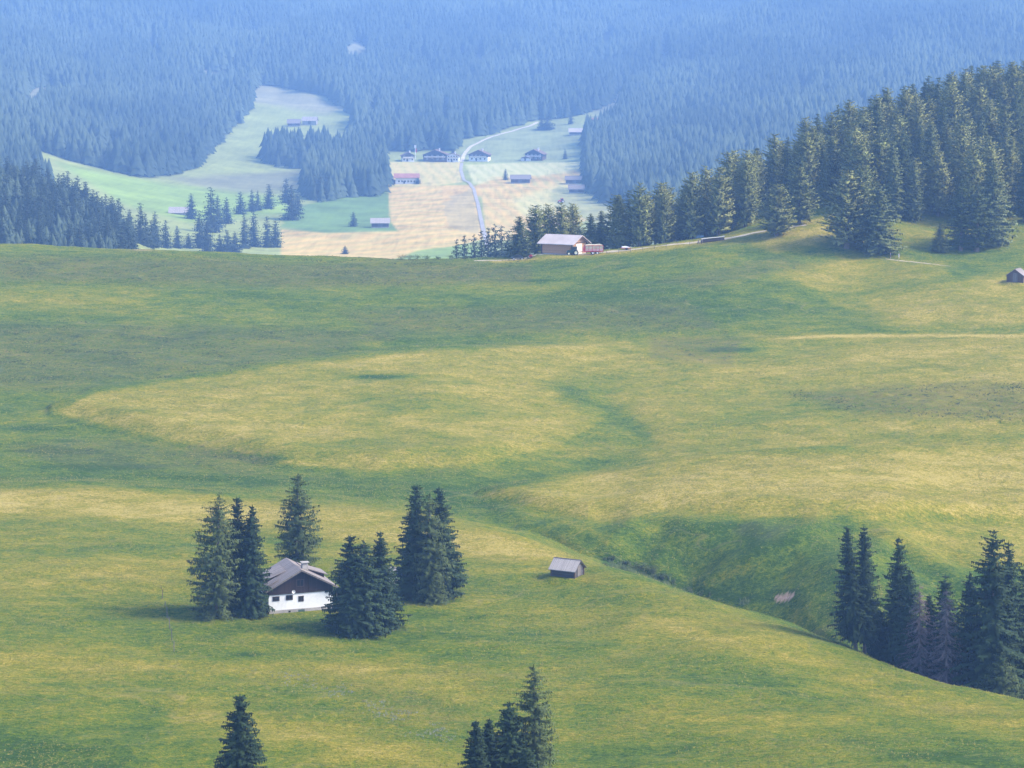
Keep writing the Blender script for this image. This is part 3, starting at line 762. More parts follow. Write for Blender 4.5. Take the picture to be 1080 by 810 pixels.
def crown_mesh(kind, H, Rm, seed, detail=1.0, base=0.04, tops=1, lean=0.0):
    random.seed(seed)
    Lf = Leafs()
    axes = [(0.0, 0.0, 1.0)]
    if tops > 1:
        axes = [(-0.22 * Rm, 0, 1.0), (0.25 * Rm, 0.05 * Rm, random.uniform(0.93, 0.98))]
    lob = [random.uniform(0.87, 1.13) for _ in range(7)]
    for (ax, ay, hs) in axes:
        h = H * hs
        nw = int((34 if kind == 'spruce' else 30) * min(1.0, 0.45 + 0.55 * detail) * (0.9 if tops > 1 else 1))
        for w in range(nw):
            t = base + (1 - base) * (w + random.uniform(-.5, .5)) / nw
            t = min(max(t, base), 0.985)
            tt = (t - base) / (1 - base)
            if kind == 'spruce' or kind == 'dead':
                r = 1.12 * Rm * ((1 - tt) ** 0.66) * (0.66 + 0.34 * min(1, tt / 0.13)) + 0.12
                r *= 1 + 0.16 * math.sin(w * 2.4 + seed)
            elif kind == 'larch':
                r = Rm * (math.sin(math.pi * min(1, 0.30 + 0.70 * tt)) ** 0.75) * (0.9 if tt < 0.2 else 1) + 0.15
                if tt > 0.8: r *= 0.95
            else:
                r = 1.1 * Rm * ((1 - tt) ** 0.46) * min(1, .70 + 1.2 * tt) + 0.12
            nb = max(5, int((21 if kind == 'spruce' else 16) * (0.45 + 0.55 * detail) * (0.55 + 0.45 * (1 - tt))))
            a0 = random.uniform(0, 6.28)
            t0 = t
            for k in range(nb):
                t = min(max(t0 + random.uniform(-2.0, 2.0) / nw, base), .985)
                if random.random() < (0.05 if kind == 'spruce' else 0.14): continue
                az = a0 + 6.283 * k / nb + random.uniform(-.35, .35)
                L = r * random.uniform(0.80, 1.08) * lob[int(az * 7 / 6.283) % 7] * (0.6 + 0.4 * random.random() if random.random() < .2 else 1)
                tint = random.uniform(0.15, 0.9) if detail > .65 else random.uniform(.3, .7)
                dr = Vector((math.cos(az), math.sin(az), 0))
                o = Vector((ax, ay, t * h)) + Vector((lean * t * h, 0, 0))
                if kind == 'spruce':
                    dn, up = random.uniform(.30, .55) * (1 - tt * .9), random.uniform(.05, .30)
                elif kind == 'larch':
                    dn, up = random.uniform(-.05, .35) * (1 - tt), random.uniform(.0, .25)
                elif kind == 'dead':
                    dn, up = random.uniform(.1, .5), 0.05
                else:
                    dn, up = random.uniform(-.25, .15), random.uniform(.2, .5)
                n = max(2, int((3.5 + L * 2.5) * detail))
                prev = o
                for i in range(1, n + 1):
                    f = i / n
                    p = o + dr * (L * f) + Vector((0, 0, L * (-dn * f + up * f * f)))
                    side = Vector((-dr.y, dr.x, 0))
                    bl = (0.30 + 0.21 * L * (1 - f * 0.6)) / max(0.55, detail ** 0.7)
                    if kind == 'spruce':
                        for sg in (-1, 1):
                            dd = (dr * 0.55 + side * sg * random.uniform(.5, 1.0) + Vector((0, 0, random.uniform(-.55, 0.02)))) * bl * 0.72
                            Lf.spray(prev.lerp(p, random.random()), dd, bl * 0.55, tint)
                        Lf.spray(prev, (p - prev) * 1.6 + Vector((0, 0, random.uniform(-.25, .1))), bl * 0.38, tint)
                        if random.random() < 0.75:
                            Lf.spray(p, Vector((random.uniform(-.2, .2), random.uniform(-.2, .2), -1)) * bl * random.uniform(.5, 1.0), bl * 0.55, tint)
                    elif kind == 'larch':
                        bl = min(bl, 0.85)
                        for _ in range(6 if detail > 0.6 else 5):
                            dd = (dr * random.uniform(-.2, .8) + side * random.uniform(-1, 1) + Vector((0, 0, random.uniform(-1.3, .35)))) * bl * 0.72
                            Lf.spray(prev.lerp(p, random.random()), dd, bl * (0.24 if detail > .6 else .42), min(1, max(0, tint + random.uniform(-.2, .2))))
                    elif kind == 'dead':
                        Lf.spray(prev, (p - prev) * 1.3, 0.10, tint)
                        for _ in range(3):
                            dd = (dr * random.uniform(0, .7) + side * random.uniform(-1, 1) + Vector((0, 0, random.uniform(-1.0, .1)))) * min(bl, .6) * 0.7
                            Lf.spray(prev.lerp(p, random.random()), dd, 0.10, tint)
                    else:
                        bl = min(bl, 0.95) if detail > .5 else bl
                        for _ in range(5 if f > .35 else 3):
                            dd = (dr * random.uniform(-.1, .9) + side * random.uniform(-1, 1) + Vector((0, 0, random.uniform(-.35, 1.0)))) * bl * 0.62
                            Lf.spray(prev.lerp(p, random.random()), dd, bl * 0.50, tint)
                    prev = p
        # inner sprays that close the crown
        if kind != 'dead':
            for k in range(int((520 if kind == 'spruce' else 260) * (0.35 + 0.65 * detail) / len(axes))):
                tt = random.random() ** 1.35 * 0.93
                if kind == 'spruce': r = Rm * (1 - tt) ** 0.82
                elif kind == 'larch': r = Rm * 0.85 * math.sin(math.pi * min(1, 0.30 + 0.70 * tt)) ** 0.75
                else: r = 1.1 * Rm * ((1 - tt) ** 0.46) * min(1, .70 + 1.2 * tt)
                q = r * random.uniform(.12, .62); az = random.uniform(0, 6.28)
                p = Vector((ax + q * math.cos(az), ay + q * math.sin(az), (base + (1 - base) * tt) * h)) + Vector((lean * tt * h, 0, 0))
                tg = Vector((-math.sin(az), math.cos(az), 0)) * random.uniform(-.7, .7)
                dd = (tg + Vector((math.cos(az) * .35, math.sin(az) * .35, random.uniform(-1, .35)))) * (0.35 + .30 * r) * (.55 if kind == 'larch' else 1)
                Lf.spray(p, dd, dd.length * random.uniform(.5, .9), random.uniform(.3, .65))
        # leader shoot
        for k in range(4):
            Lf.spray(Vector((ax + lean * h, ay, h * 0.965)), Vector((random.uniform(-.1, .1), random.uniform(-.1, .1), h * 0.035 + .25)), 0.16, 0.5)
    return Lf.mesh(kind + '_crown', (lean, 0.55))


def trunk_mesh(H, r, tops=1, Rm=3.0, lean=0.0, limbs=0, seed=0):
    random.seed(seed + 99)
    mb = MB()
    ax = [0.0] if tops == 1 else [-0.22 * Rm, 0.25 * Rm]
    for x in ax:
        segs = 6; hh = H * 0.95
        for k in range(segs):
            a, b = k / segs, (k + 1) / segs
            ra = r * (1 - a) ** 0.9 * (1.35 if k == 0 else 1) + 0.02; rb = r * (1 - b) ** 0.9 + 0.02
            z0 = -0.6 if k == 0 else a * hh
            mb.tube((x * min(1, a * 3 + .3) + lean * a * H, 0, z0), (x * min(1, b * 3 + .3) + lean * b * H, 0, b * hh), ra, rb, 8)
        for k in range(limbs):
            z = H * random.uniform(.12, .8); az = random.uniform(0, 6.28); l = Rm * 0.7 * (1 - z / H) + .3
            mb.tube((x + lean * z, 0, z), (x + lean * z + l * math.cos(az), l * math.sin(az), z + random.uniform(-.4, .2) * l), 0.05, 0.015, 5)
    me = bpy.data.meshes.new('trunk'); me.from_pydata(mb.v, [], mb.f); me.update()
    return me


KNAME = {'spruce': 'spruce_tree', 'larch': 'larch_tree', 'pine': 'stone_pine_tree', 'dead': 'dead_spruce_tree'}
TREECOUNT = 0


def near_tree(kind, top_u, top_v, Y, width_px, label, group, base_u=None, base=0.04, tops=1, seed=0, detail=1.0, trunk_r=None):
    """one tree with crown and trunk; its top and width give the real height and spread at depth Y"""
    global TREECOUNT
    TREECOUNT += 1
    g = ground_u(base_u if base_u is not None else top_u, Y)
    top = P(top_u, top_v, Y)
    H = top[2] - g.z
    Rm = 0.5 * width_px * Y / F * (1.05 if base > .1 else 1.7 if group == GR else 1.35 if group == GB else 1.0)
    lean = (top[0] - g.x) / H
    root = empty(KNAME[kind], g)
    tag(root, label, 'tree', group)
    me = crown_mesh(kind, H, Rm, seed + TREECOUNT * 13, detail, base, tops, lean)
    c = mesh_obj('crown', me, M[kind], root)
    t = mesh_obj('trunk', trunk_mesh(H, trunk_r or 0.014 * H + 0.05, tops, Rm, lean, 14 if kind in ('larch', 'dead') else 6, TREECOUNT), M['bark'], root)
    return root


GH = 'conifers around the white house'
GR = 'conifers in the ravine at the right edge'
GB = 'conifers along the bottom edge'
near_tree('larch', 231, 519, 329, 62, 'feathery grey-green larch, leftmost of the trees beside the white house', GH, 228)
near_tree('spruce', 250, 524, 333, 48, 'dark narrow spruce between the feathery larch and the white house, farther from the house', GH, 251, base=.02)
near_tree('spruce', 266, 533, 331.5, 48, 'dark spruce touching the left corner of the white house', GH, 264, base=.02)
near_tree('larch', 314, 500, 352, 48, 'airy larch standing alone behind the roof of the white house', GH, 313, base=.10)
near_tree('spruce', 376, 565, 322, 62, 'broad dark green double-topped spruce right of the white house', GH, 377, base=.01, tops=2)
near_tree('spruce', 401, 561, 325, 46, 'slim dark spruce on the right of the double-topped spruce', GH, 404, base=.01)
near_tree('spruce', 440, 511, 345, 54, 'tall dark spruce forming the left side of the group beyond the house', GH, 437, base=.01)
near_tree('larch', 453, 521, 342, 46, 'lighter green larch in the middle of the group between two dark spruces', GH, 454, base=.03)
near_tree('spruce', 463, 514, 345.5, 56, 'tall dark spruce forming the right side of the group beyond the house', GH, 468, base=.01)
GR = 'conifers in the ravine at the right edge'
near_tree('spruce', 893, 555, 322, 38, 'tall spruce with a bare lower trunk, left one of the ravine pair', GR, 903, base=.13, trunk_r=.24)
near_tree('spruce', 911, 555, 323, 38, 'tall spruce with a bare lower trunk, right one of the ravine pair', GR, 912, base=.15, trunk_r=.24)
near_tree('spruce', 926, 643, 327, 24, 'short dark spruce tucked under the right side of the bare-trunked pair', GR, base=.02)
near_tree('spruce', 948, 566, 326, 32, 'slender tall spruce with ragged top in the ravine, next to the bare-trunked pair', GR, base=.02)
near_tree('spruce', 959, 600, 321, 32, 'dark spruce just right of the slender ragged spruce', GR, base=.02)
near_tree('dead', 970, 617, 318, 28, 'thin grey half-bare spruce showing its pale trunk', GR, base=.05)
near_tree('spruce', 980, 627, 324, 22, 'narrow dark spruce squeezed behind the grey half-bare spruce', GR, base=.02)
near_tree('spruce', 997, 606, 322, 36, 'dark green spruce behind the brownish dead spruce', GR, 998, base=.02)
near_tree('dead', 998, 622, 314, 30, 'brownish mauve dead spruce in front of a dark one', GR, base=.03)
near_tree('spruce', 1023, 603, 318, 30, 'dark spruce leaning in on the left flank of the largest ravine spruce', GR, base=.02)
near_tree('spruce', 1048, 558, 313, 56, 'largest spruce in the ravine with layered spreading branches', GR, 1046, base=.02)
near_tree('spruce', 1064, 571, 316, 46, 'big spruce joined to the right shoulder of the largest ravine spruce', GR, base=.02)
near_tree('spruce', 1083, 592, 318, 44, 'dark spruce cut by the right edge of the picture', GR, base=.02)
near_tree('larch', 1056, 690, 308, 28, 'small lighter green young larch at the foot of the ravine spruces', GR, base=.02)
GB = 'conifers along the bottom edge'
near_tree('spruce', 253, 733, 240, 50, 'single spruce with spreading tiers standing alone at the bottom edge', GB, base=.02)
near_tree('spruce', 502, 761, 238, 28, 'slim pointed spruce, first from the left of the bottom centre clump', GB, base=.02)
near_tree('spruce', 516, 759, 240, 30, 'dark slim spruce second from the left of the bottom centre clump', GB, base=.02)
near_tree('spruce', 537, 741, 241, 46, 'bushy spruce directly left of the tall drooping larch', GB, base=.02)
near_tree('larch', 563, 702, 242, 46, 'tall larch with drooping branches, highest in the bottom centre clump', GB, 565, base=.12)
near_tree('spruce', 556, 790, 236, 40, 'low young spruce in front of the drooping larch at the bottom edge', GB, base=.02)

# shared models for the forest: (mesh of crown and trunk together, nominal height)
def forest_model(kind, H, Rm, seed, detail, base):
    cr = crown_mesh(kind, H, Rm, seed, detail, base)
    tr = trunk_mesh(H, 0.018 * H, 1, Rm, 0, 0, seed)
    nv = len(cr.vertices); co = np.empty(nv * 3, np.float32); cr.vertices.foreach_get('co', co)
    tco = np.array([tuple(x.co) for x in tr.vertices], np.float32)
    tints = np.empty(nv, np.float32); cr.attributes['tint'].data.foreach_get('value', tints)
    tq = [tuple(p.vertices) for p in tr.polygons]
    quads = [tuple(i + nv for i in f) for f in tq if len(f) == 4]
    me = np_mesh(KNAME[kind], np.concatenate([co.reshape(-1, 3), tco]), quads, np.arange(nv).reshape(-1, 3))
    a = me.attributes.new('tint', 'FLOAT', 'POINT'); a.data.foreach_set('value', np.concatenate([tints, np.full(len(tco), 0.5, np.float32)]))
    mi = np.zeros(len(me.polygons), np.int32); mi[:len(quads)] = 1
    cn = np.array([tuple(x.vector) for x in cr.corner_normals], np.float32)
    vi = np.empty(len(cr.loops), np.int32); cr.loops.foreach_get('vertex_index', vi)
    vn = np.zeros((len(me.vertices), 3), np.float32); vn[vi] = cn
    tn = tco.copy(); tn[:, 2] = 0; vn[nv:] = tn / (np.linalg.norm(tn, axis=1)[:, None] + 1e-6)
    lt = np.empty(len(cr.loops), np.int32); cr.loops.foreach_get('vertex_index', lt)
    nq = len(quads) * 4; allv = np.empty(len(me.loops), np.int32); me.loops.foreach_get('vertex_index', allv); allv[nq:] = lt
    me.loops.foreach_set('vertex_index', allv); me.update()
    me.polygons.foreach_set('use_smooth', np.ones(len(me.polygons), bool))
    me.normals_split_custom_set_from_vertices(vn.tolist())
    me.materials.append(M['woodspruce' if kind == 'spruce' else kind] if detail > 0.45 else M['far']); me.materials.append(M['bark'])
    me.polygons.foreach_set('material_index', mi)
    return me


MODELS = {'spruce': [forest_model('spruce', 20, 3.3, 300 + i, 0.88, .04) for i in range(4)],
          'pine': [forest_model('pine', 18, 3.8, 320 + i, 0.88, .07) for i in range(6)],
          'larch': [forest_model('larch', 20, 3.3, 340 + i, 0.88, .08) for i in range(3)],
          'farspruce': [forest_model('spruce', 20, 3.6, 360 + i, 0.30, .03) for i in range(5)]}


def put_tree(kind, g, H, spread, label, group, far=False):
    models = MODELS['farspruce' if far else kind]
    nominal = 18.0 if (kind == 'pine' and not far) else 20.0
    o = bpy.data.objects.new(KNAME[kind], random.choice(models)); link(o)
    k = H / nominal
    o.location = g; o.rotation_euler = (0, 0, random.uniform(0, 6.28))
    o.scale = (k * spread, k * spread, k)
    tag(o, label, 'tree', group)
    return o


random.seed(5)
# loose trees along the edge of the right-hand wood, each with its own look
GE = 'trees at the edge of the right-hand wood'
def edge(kind, u_, top, base_v, w, label, Y=None):
    g = ground_at(u_, base_v) if Y is None else ground_u(u_, Y)
    H = P(u_, top, g.y)[2] - g.z
    nom_w = {'pine': 7.0 / 18, 'spruce': 6.6 / 20, 'larch': 6.6 / 20}[kind] * H
    o = put_tree(kind, g, H, (1.25 if kind == 'spruce' else 1.12) * (w * g.y / F) / nom_w, label, GE)
    return o
edge('pine', 819, 195, 249, 34, 'round-crowned pine with a forked trunk alone on the pale slope')
edge('pine', 843, 176, 236, 32, 'broad pine at the wood edge just right of the lone round-crowned pine', )
edge('pine', 893, 180, 262, 50, 'wide bushy pine in front of the wood, left of the pointed spruce')
edge('pine', 908, 176, 259, 36, 'tall pine directly behind the wide bushy pine')
edge('spruce', 926, 193, 267, 36, 'pointed spruce lit at the tips, right of the wide bushy pine')
edge('spruce', 991, 235, 266, 16, 'small dark spruce standing apart in the grass')
edge('larch', 1013, 190, 264, 32, 'grey-green larch right of the small dark spruce')
edge('larch', 1030, 196, 265, 38, 'wide pale larch with visible trunks near the small dark spruce')
edge('spruce', 1046, 170, 258, 38, 'tall silvery spruce behind the two pale larches')
edge('spruce', 548, 228, 270, 26, 'dark spruce left of the orange barn, outermost of the barn trees', 696)
edge('pine', 565, 217, 270, 30, 'dark bushy pine behind the left end of the orange barn', 702)
edge('pine', 578, 216, 270, 26, 'dark pine behind the middle of the barn roof', 706)
edge('pine', 592, 214, 270, 26, 'dark pine behind the barn ridge, left of a gap', 704)
edge('pine', 604, 215, 270, 26, 'dark pine behind the right end of the barn roof', 708)
edge('spruce', 623, 225, 270, 20, 'smaller spruce behind the red wagon, first right of the barn', 705)
edge('spruce', 634, 222, 270, 20, 'smaller spruce behind the red wagon, second right of the barn', 708)
edge('pine', 650, 206, 270, 30, 'tall pine at the near end of the wood, right of the smaller spruces', 703)

# the right-hand wood itself
FRONT = [(650, 700), (700, 702), (760, 703), (800, 712), (850, 722), (880, 716), (930, 700), (990, 703), (1030, 698), (1080, 694), (1180, 690)]
TOPL = [(640, 206), (680, 192), (720, 184), (760, 163), (800, 146), (850, 122), (900, 100), (960, 84), (1020, 70), (1080, 62), (1180, 40)]
cand = []
tries = 0
while tries < 30000 and len(cand) < 205:
    tries += 1
    uu = random.uniform(652, 1120)
    y0 = np.interp(uu, *zip(*FRONT)); ycrest = np.interp(uu, [640, 700, 760, 800, 850, 900, 960, 1020, 1080, 1180], [712, 728, 745, 765, 795, 822, 858, 890, 912, 950])
    yy = y0 + (ycrest + 8 - y0) * random.random() ** 1.15
    g = ground_u(uu, yy)
    if (yy < y0 + 20 and abs(uu - 817) < 20) or (yy < y0 + 8 and (abs(uu - 926) < 12 or abs(uu - 990) < 14)): continue
    md = 6.5 if yy < y0 + 25 else 7.3
    if any((g.x - c.x) ** 2 + ((g.y - c.y) * 0.8) ** 2 < md * md for c, _ in cand): continue
    cand.append((g, uu))
for g, uu in cand:
    top = np.interp(uu, *zip(*TOPL))
    Hmax = P(uu, top, g.y)[2] - g.z
    H = min(Hmax * random.uniform(0.93, 1.06), random.uniform(16, 24.5))
    H = max(H, 10)
    kind = random.choices(['pine', 'spruce', 'larch'], [0.55, 0.27, 0.18])[0]
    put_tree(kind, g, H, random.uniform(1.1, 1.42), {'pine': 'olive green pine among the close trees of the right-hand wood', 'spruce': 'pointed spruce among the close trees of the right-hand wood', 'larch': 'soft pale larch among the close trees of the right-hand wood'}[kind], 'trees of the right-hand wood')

# blue trees just beyond the ridge left of the barn
for (uu, top, Y, w) in ((482, 252, 900, 14), (490, 248, 910, 13), (500, 247, 905, 14), (508, 243, 915, 15), (515, 240, 900, 15), (522, 236, 890, 17), (529, 238, 905, 15), (536, 243, 895, 14), (545, 246, 900, 14)):
    g = ground_u(uu, Y); H = P(uu, top, Y)[2] - g.z
    put_tree('spruce', g, H, 1.15, 'bluish spruce rising from behind the grassy ridge left of the barn', 'spruces beyond the ridge by the barn', True)

# left-hand wooded spur
ncap = 0; sp_l = []
tries = 0
while tries < 9000 and len(sp_l) < 125:
    tries += 1
    uu = random.uniform(-8, 142); yy = random.uniform(1106, 1374)
    g = ground_u(uu, yy)
    pu, pv = proj(g.x, g.y, g.z)
    if pv > 284: continue
    if any((g.x - c.x) ** 2 + ((g.y - c.y) * .6) ** 2 < 5.4 ** 2 for c in sp_l): continue
    sp_l.append(g)
SPUR = sp_l
for g in sp_l:
    put_tree('spruce', g, random.uniform(13, 20), random.uniform(1.35, 1.8), 'blue-hazed spruce in the dense wood on the left-hand spur', 'spruces on the left-hand spur', True)

# single trees in the valley
GV = 'scattered spruces in the valley meadows'
VT = [(202, 204, 231, 12, 'spruce beside the white-roofed shed in the left meadow'), (223, 197, 245, 20, 'tallest spruce in the clump at the valley foot, left meadow'), (230, 206, 240, 14, None), (239, 208, 236, 13, None),
      (254, 202, 226, 13, None), (266, 200, 223, 10, None), (272, 201, 222, 9, None), (284, 194, 220, 13, None), (302, 188, 214, 13, None), (308, 195, 232, 20, None), (314, 200, 226, 13, None),
      (258, 225, 262, 13, None), (268, 223, 260, 15, None), (282, 228, 261, 13, None), (291, 231, 261, 14, None), (211, 222, 265, 17, None), (219, 228, 266, 15, None), (187, 238, 264, 12, None), (149, 214, 258, 15, None), (154, 225, 260, 13, None), (164, 223, 261, 14, None), (175, 232, 262, 14, None), (199, 246, 265, 12, None), (240, 243, 266, 16, None), (232, 247, 267, 14, None), (248, 244, 266, 14, None), (160, 232, 263, 14, None),
      (373, 223, 239, 9, 'lone small spruce in the rich green field left of the small barn'), (364, 259, 275, 8, 'tiny spruce tip showing just above the grassy ridge'), (533, 178, 190, 6, 'slim spruce left of the barn in the striped field'), (441, 186, 194, 7, 'bushy small spruce at the right end of the red-roofed building'),
      (596, 157, 168, 5, 'small spruce at the upper field edge right of the lone dark chalet'), (577, 122, 137, 16, 'dense dark spruce at the end of the gravel road'), (571, 124, 137, 9, None), (602, 118, 131, 6, None), (619, 118, 136, 7, None), (478, 156, 162, 5, None),
      (325, 183, 208, 11, None), (331, 179, 210, 12, None), (338, 181, 211, 12, None), (345, 184, 210, 11, None), (351, 187, 209, 10, None)]
for (uu, top, bv, w, lab) in VT:
    g = ground_at(uu, min(bv, 262 if bv < 266 else 268), 1150)
    H = P(uu, top, g.y)[2] - g.z
    o = put_tree('spruce', g, max(4, H), 1.0, lab or 'dark spruce standing in the hazy valley meadows', GV, True)
    o.scale.x = o.scale.y = 1.25 * (w * g.y / F) / 7.2

# ------------------------------------------------------------------ far woods: one mass of trees
def tier_template(seed):
    rs = np.random.default_rng(seed)
    V = []; T = []
    tiers = 4; n = 5
    for k in range(tiers):
        zb = 0.02 + 0.80 * k / tiers; zt = min(1.0, zb + 0.50 - 0.03 * k)
        r = 0.165 * (1 - k / (tiers + 0.4)) ** 0.85
        b = len(V)
        V.append((rs.normal(0, .006), rs.normal(0, .006), zt))
        a0 = rs.uniform(0, 6.28)
        for i in range(2 * n):
            a = a0 + 6.283 * i / (2 * n)
            rr = r * (rs.uniform(.85, 1.2) if i % 2 == 0 else rs.uniform(.45, .65))
            V.append((rr * math.cos(a), rr * math.sin(a), zb + (0.0 if i % 2 == 0 else 0.07) + rs.normal(0, .012)))
        for i in range(2 * n):
            T.append((b, b + 1 + i, b + 1 + (i + 1) % (2 * n)))
    return np.array(V), np.array(T)


def mass(name, pts, Hs, spread, label, cat):
    tmpl = [tier_template(s) for s in range(6)]
    VV = []; TT = []; TI = []; off = 0
    which = rng.integers(0, 6, len(pts))
    for w in range(6):
        V, T = tmpl[w]
        sel = np.nonzero(which == w)[0]
        if not len(sel): continue
        a = rng.uniform(0, 6.28, len(sel)); c, s_ = np.cos(a)[:, None], np.sin(a)[:, None]
        H = Hs[sel][:, None]; sw = H * spread[sel][:, None]
        x = (V[:, 0] * c - V[:, 1] * s_) * sw + pts[sel, 0:1]
        y = (V[:, 0] * s_ + V[:, 1] * c) * sw + pts[sel, 1:2]
        z = V[:, 2] * H + pts[sel, 2:3]
        VV.append(np.stack([x, y, z], -1).reshape(-1, 3))
        TT.append((T[None] + (np.arange(len(sel)) * len(V))[:, None, None] + off).reshape(-1, 3))
        TI.append(np.repeat(np.clip(2.8 * fbm(pts[sel, 0] / 110, pts[sel, 1] / 260, 81, 3) - 1.0 + rng.uniform(-.22, .22, len(sel)), -.2, 1.3), len(V)))
        off += len(sel) * len(V)
    me = np_mesh(name, np.concatenate(VV), None, np.concatenate(TT))
    at = me.attributes.new('tint', 'FLOAT', 'POINT'); at.data.foreach_set('value', np.concatenate(TI).astype(np.float32))
    o = mesh_obj(name, me, M['far'])
    tag(o, label, cat, None, 'stuff')
    return o


nc = 120000
yy = np.sqrt(rng.uniform(1676 ** 2, 4750 ** 2, nc)); ss = rng.uniform(-0.275, 0.275, nc)
xx = ss * yy; zz = height(xx, yy)
pu, pv = proj(xx, yy, zz)
jit = 8 * (fbm(xx / 40, yy / 40, 41, 3) - 0.5)
fo = 1 - poly_mask(pu + jit, pv + 0.5 * jit, OPEN, 0.6)
# open glades where the ground shows
for (a, b, ru, rv) in ((376, 52, 12, 8), (848, 100, 9, 7), (216, 77, 9, 3), (262, 36, 15, 3), (560, 88, 3, 12), (468, 120, 4, 10), (48, 98, 22, 4), (112, 163, 16, 2.5), (392, 118, 6, 6), (445, 55, 3, 8), (120, 158, 10, 4), (30, 112, 16, 2.5), (85, 105, 10, 2.5), (232, 78, 8, 4), (505, 60, 5, 9), (700, 60, 6, 12), (160, 48, 4, 10), (640, 40, 8, 5)):
    fo = fo * (blob(pu, pv, a, b + 5, ru * 1.15, rv + 6) < 0.42)
extra = poly_mask(pu, pv, [(272, 170), (290, 163), (365, 160), (372, 150), (404, 160), (408, 200), (395, 208), (366, 206), (362, 178), (300, 178)], 1.0)
extra = np.maximum(extra, poly_mask(pu, pv, [(617, 196), (624, 150), (665, 120), (800, 120), (1000, 200), (1000, 300), (720, 262), (680, 232), (640, 210)], 1.0))
extra = np.maximum(extra, poly_mask(pu, pv, [(318, 196), (330, 190), (352, 196), (352, 212), (322, 210)], 1.0))
keep = (np.maximum(fo, extra) > 0.5) & (pv > -34) & (pv < 330) & (yy > 1710)
keep &= rng.uniform(0, 1, nc) < np.clip(0.55 + 1.0 * (fbm(xx / 60, yy / 60, 51, 3) - 0.2), 0.2, 1)
keep &= ~((pu < 150) & (yy < 1820))
pts = np.stack([xx, yy, zz - 0.3], -1)[keep]
Hs = rng.uniform(14, 33, len(pts)) * (0.85 + 0.4 * fbm(pts[:, 0] / 50, pts[:, 1] / 50, 61, 2))
mass('mountain_forest', pts, Hs, rng.uniform(1.5, 2.3, len(pts)), 'blue hazy spruce forest covering the mountainside behind the valley', 'forest')
ny = 2600
yy = rng.uniform(1106, 1385, ny); ss = rng.uniform(-0.262, -.165, ny); xx = ss * yy; zz = height(xx, yy)
pu, pv = proj(xx, yy, zz)
k = (pv < 284) & (pu < 138) & (rng.uniform(0, 1, ny) < .42)
pts = np.stack([xx, yy, zz - .3], -1)[k]
mass('spur_undergrowth', pts, rng.uniform(6, 13, len(pts)), rng.uniform(1.8, 2.6, len(pts)), 'younger spruces closing the gaps in the wood on the left-hand spur', 'young forest')

# ------------------------------------------------------------------ buildings
def gable_roof(W, D, eave, ridge, ov, ovf, th, y_off=0.0):
    """roof slab over a W x D body, ridge along y"""
    sl = (ridge - eave) / (W / 2)
    xe = W / 2 + ov; ze = eave - sl * ov
    prof = [(-xe, ze), (-xe, ze + th), (0, ridge + th * 1.08), (xe, ze + th), (xe, ze), (0, ridge)]
    return MB().prism([(x, z + 0.02) for x, z in prof], -D / 2 - ovf + y_off, D / 2 + ovf + y_off)


def window(parent, x, z, w, h, y, wall='y', frame='frame', ft=0.09):
    """framed window on the wall whose outer face is at y (or x when wall='x')"""
    f = MB(); g = MB()
    bars = [(-w / 2 - ft, w / 2 + ft, -h / 2 - ft, -h / 2), (-w / 2 - ft, w / 2 + ft, h / 2, h / 2 + ft), (-w / 2 - ft, -w / 2, -h / 2, h / 2), (w / 2, w / 2 + ft, -h / 2, h / 2), (-0.03, 0.03, -h / 2, h / 2)]
    sg = -1 if y < 0 else 1
    for a, b, c, d in bars:
        q = sorted((y, y + sg * 0.06))
        if wall == 'y': f.box(x + a, x + b, q[0], q[1], z + c, z + d)
        else: f.box(q[0], q[1], x + a, x + b, z + c, z + d)
    q = sorted((y - sg * 0.02, y + sg * 0.03))
    if wall == 'y': g.box(x - w / 2, x + w / 2, q[0], q[1], z - h / 2, z + h / 2)
    else: g.box(q[0], q[1], x - w / 2, x + w / 2, z - h / 2, z + h / 2)
    o = f.build('window', M[frame], parent)
    g.build('pane', M['glass'], o)
    return o


# --- the white house: gable towards the camera, ridge running back to the left
g0 = ground_at(283.5, 648.5)
a = R(20)
W, D = 10.2, 8.4
eave, ridge = 3.85, 6.55
ex = Vector((math.cos(a), math.sin(a), 0)); ey = Vector((-math.sin(a), math.cos(a), 0))
cc = g0 + ex * (W / 2) + ey * (D / 2)
cc.z = g0.z - 0.05
h = empty('white_house', cc, a)
tag(h, 'white plastered house with dark board gable and grey shingle roof among conifers', 'house')
yf = -D / 2
MB().box(-W / 2 - .06, W / 2 + .06, yf - .06, D / 2 + .06, -1.2, 0.55).build('plinth', M['stone'], h)
wl = MB().box(-W / 2, W / 2, yf, D / 2, 0.55, 3.05).build('wall', M['plaster'], h)
gb = MB().prism([(-W / 2 - .03, 3.05), (W / 2 + .03, 3.05), (W / 2 + .03, eave - .02), (0, ridge - .02), (-W / 2 - .03, eave - .02)], yf - .05, D / 2 + .05).build('gable', M['darkwood'], h)
tr = MB(); tr.box(-W / 2, W / 2, yf - .12, yf - .05, 3.0, 3.13); tr.box(-1.02, -0.98, yf - .09, yf - .05, 3.13, 6.0); tr.box(1.16, 1.2, yf - .09, yf - .05, 3.13, 5.9)
tr.build('trim', M['darkwood'], h)
rf = gable_roof(W, D, eave, ridge, 0.75, 0.7, 0.16).build('roof', M['shingle'], h)
sl = (ridge - eave) / (W / 2)
fas = MB()
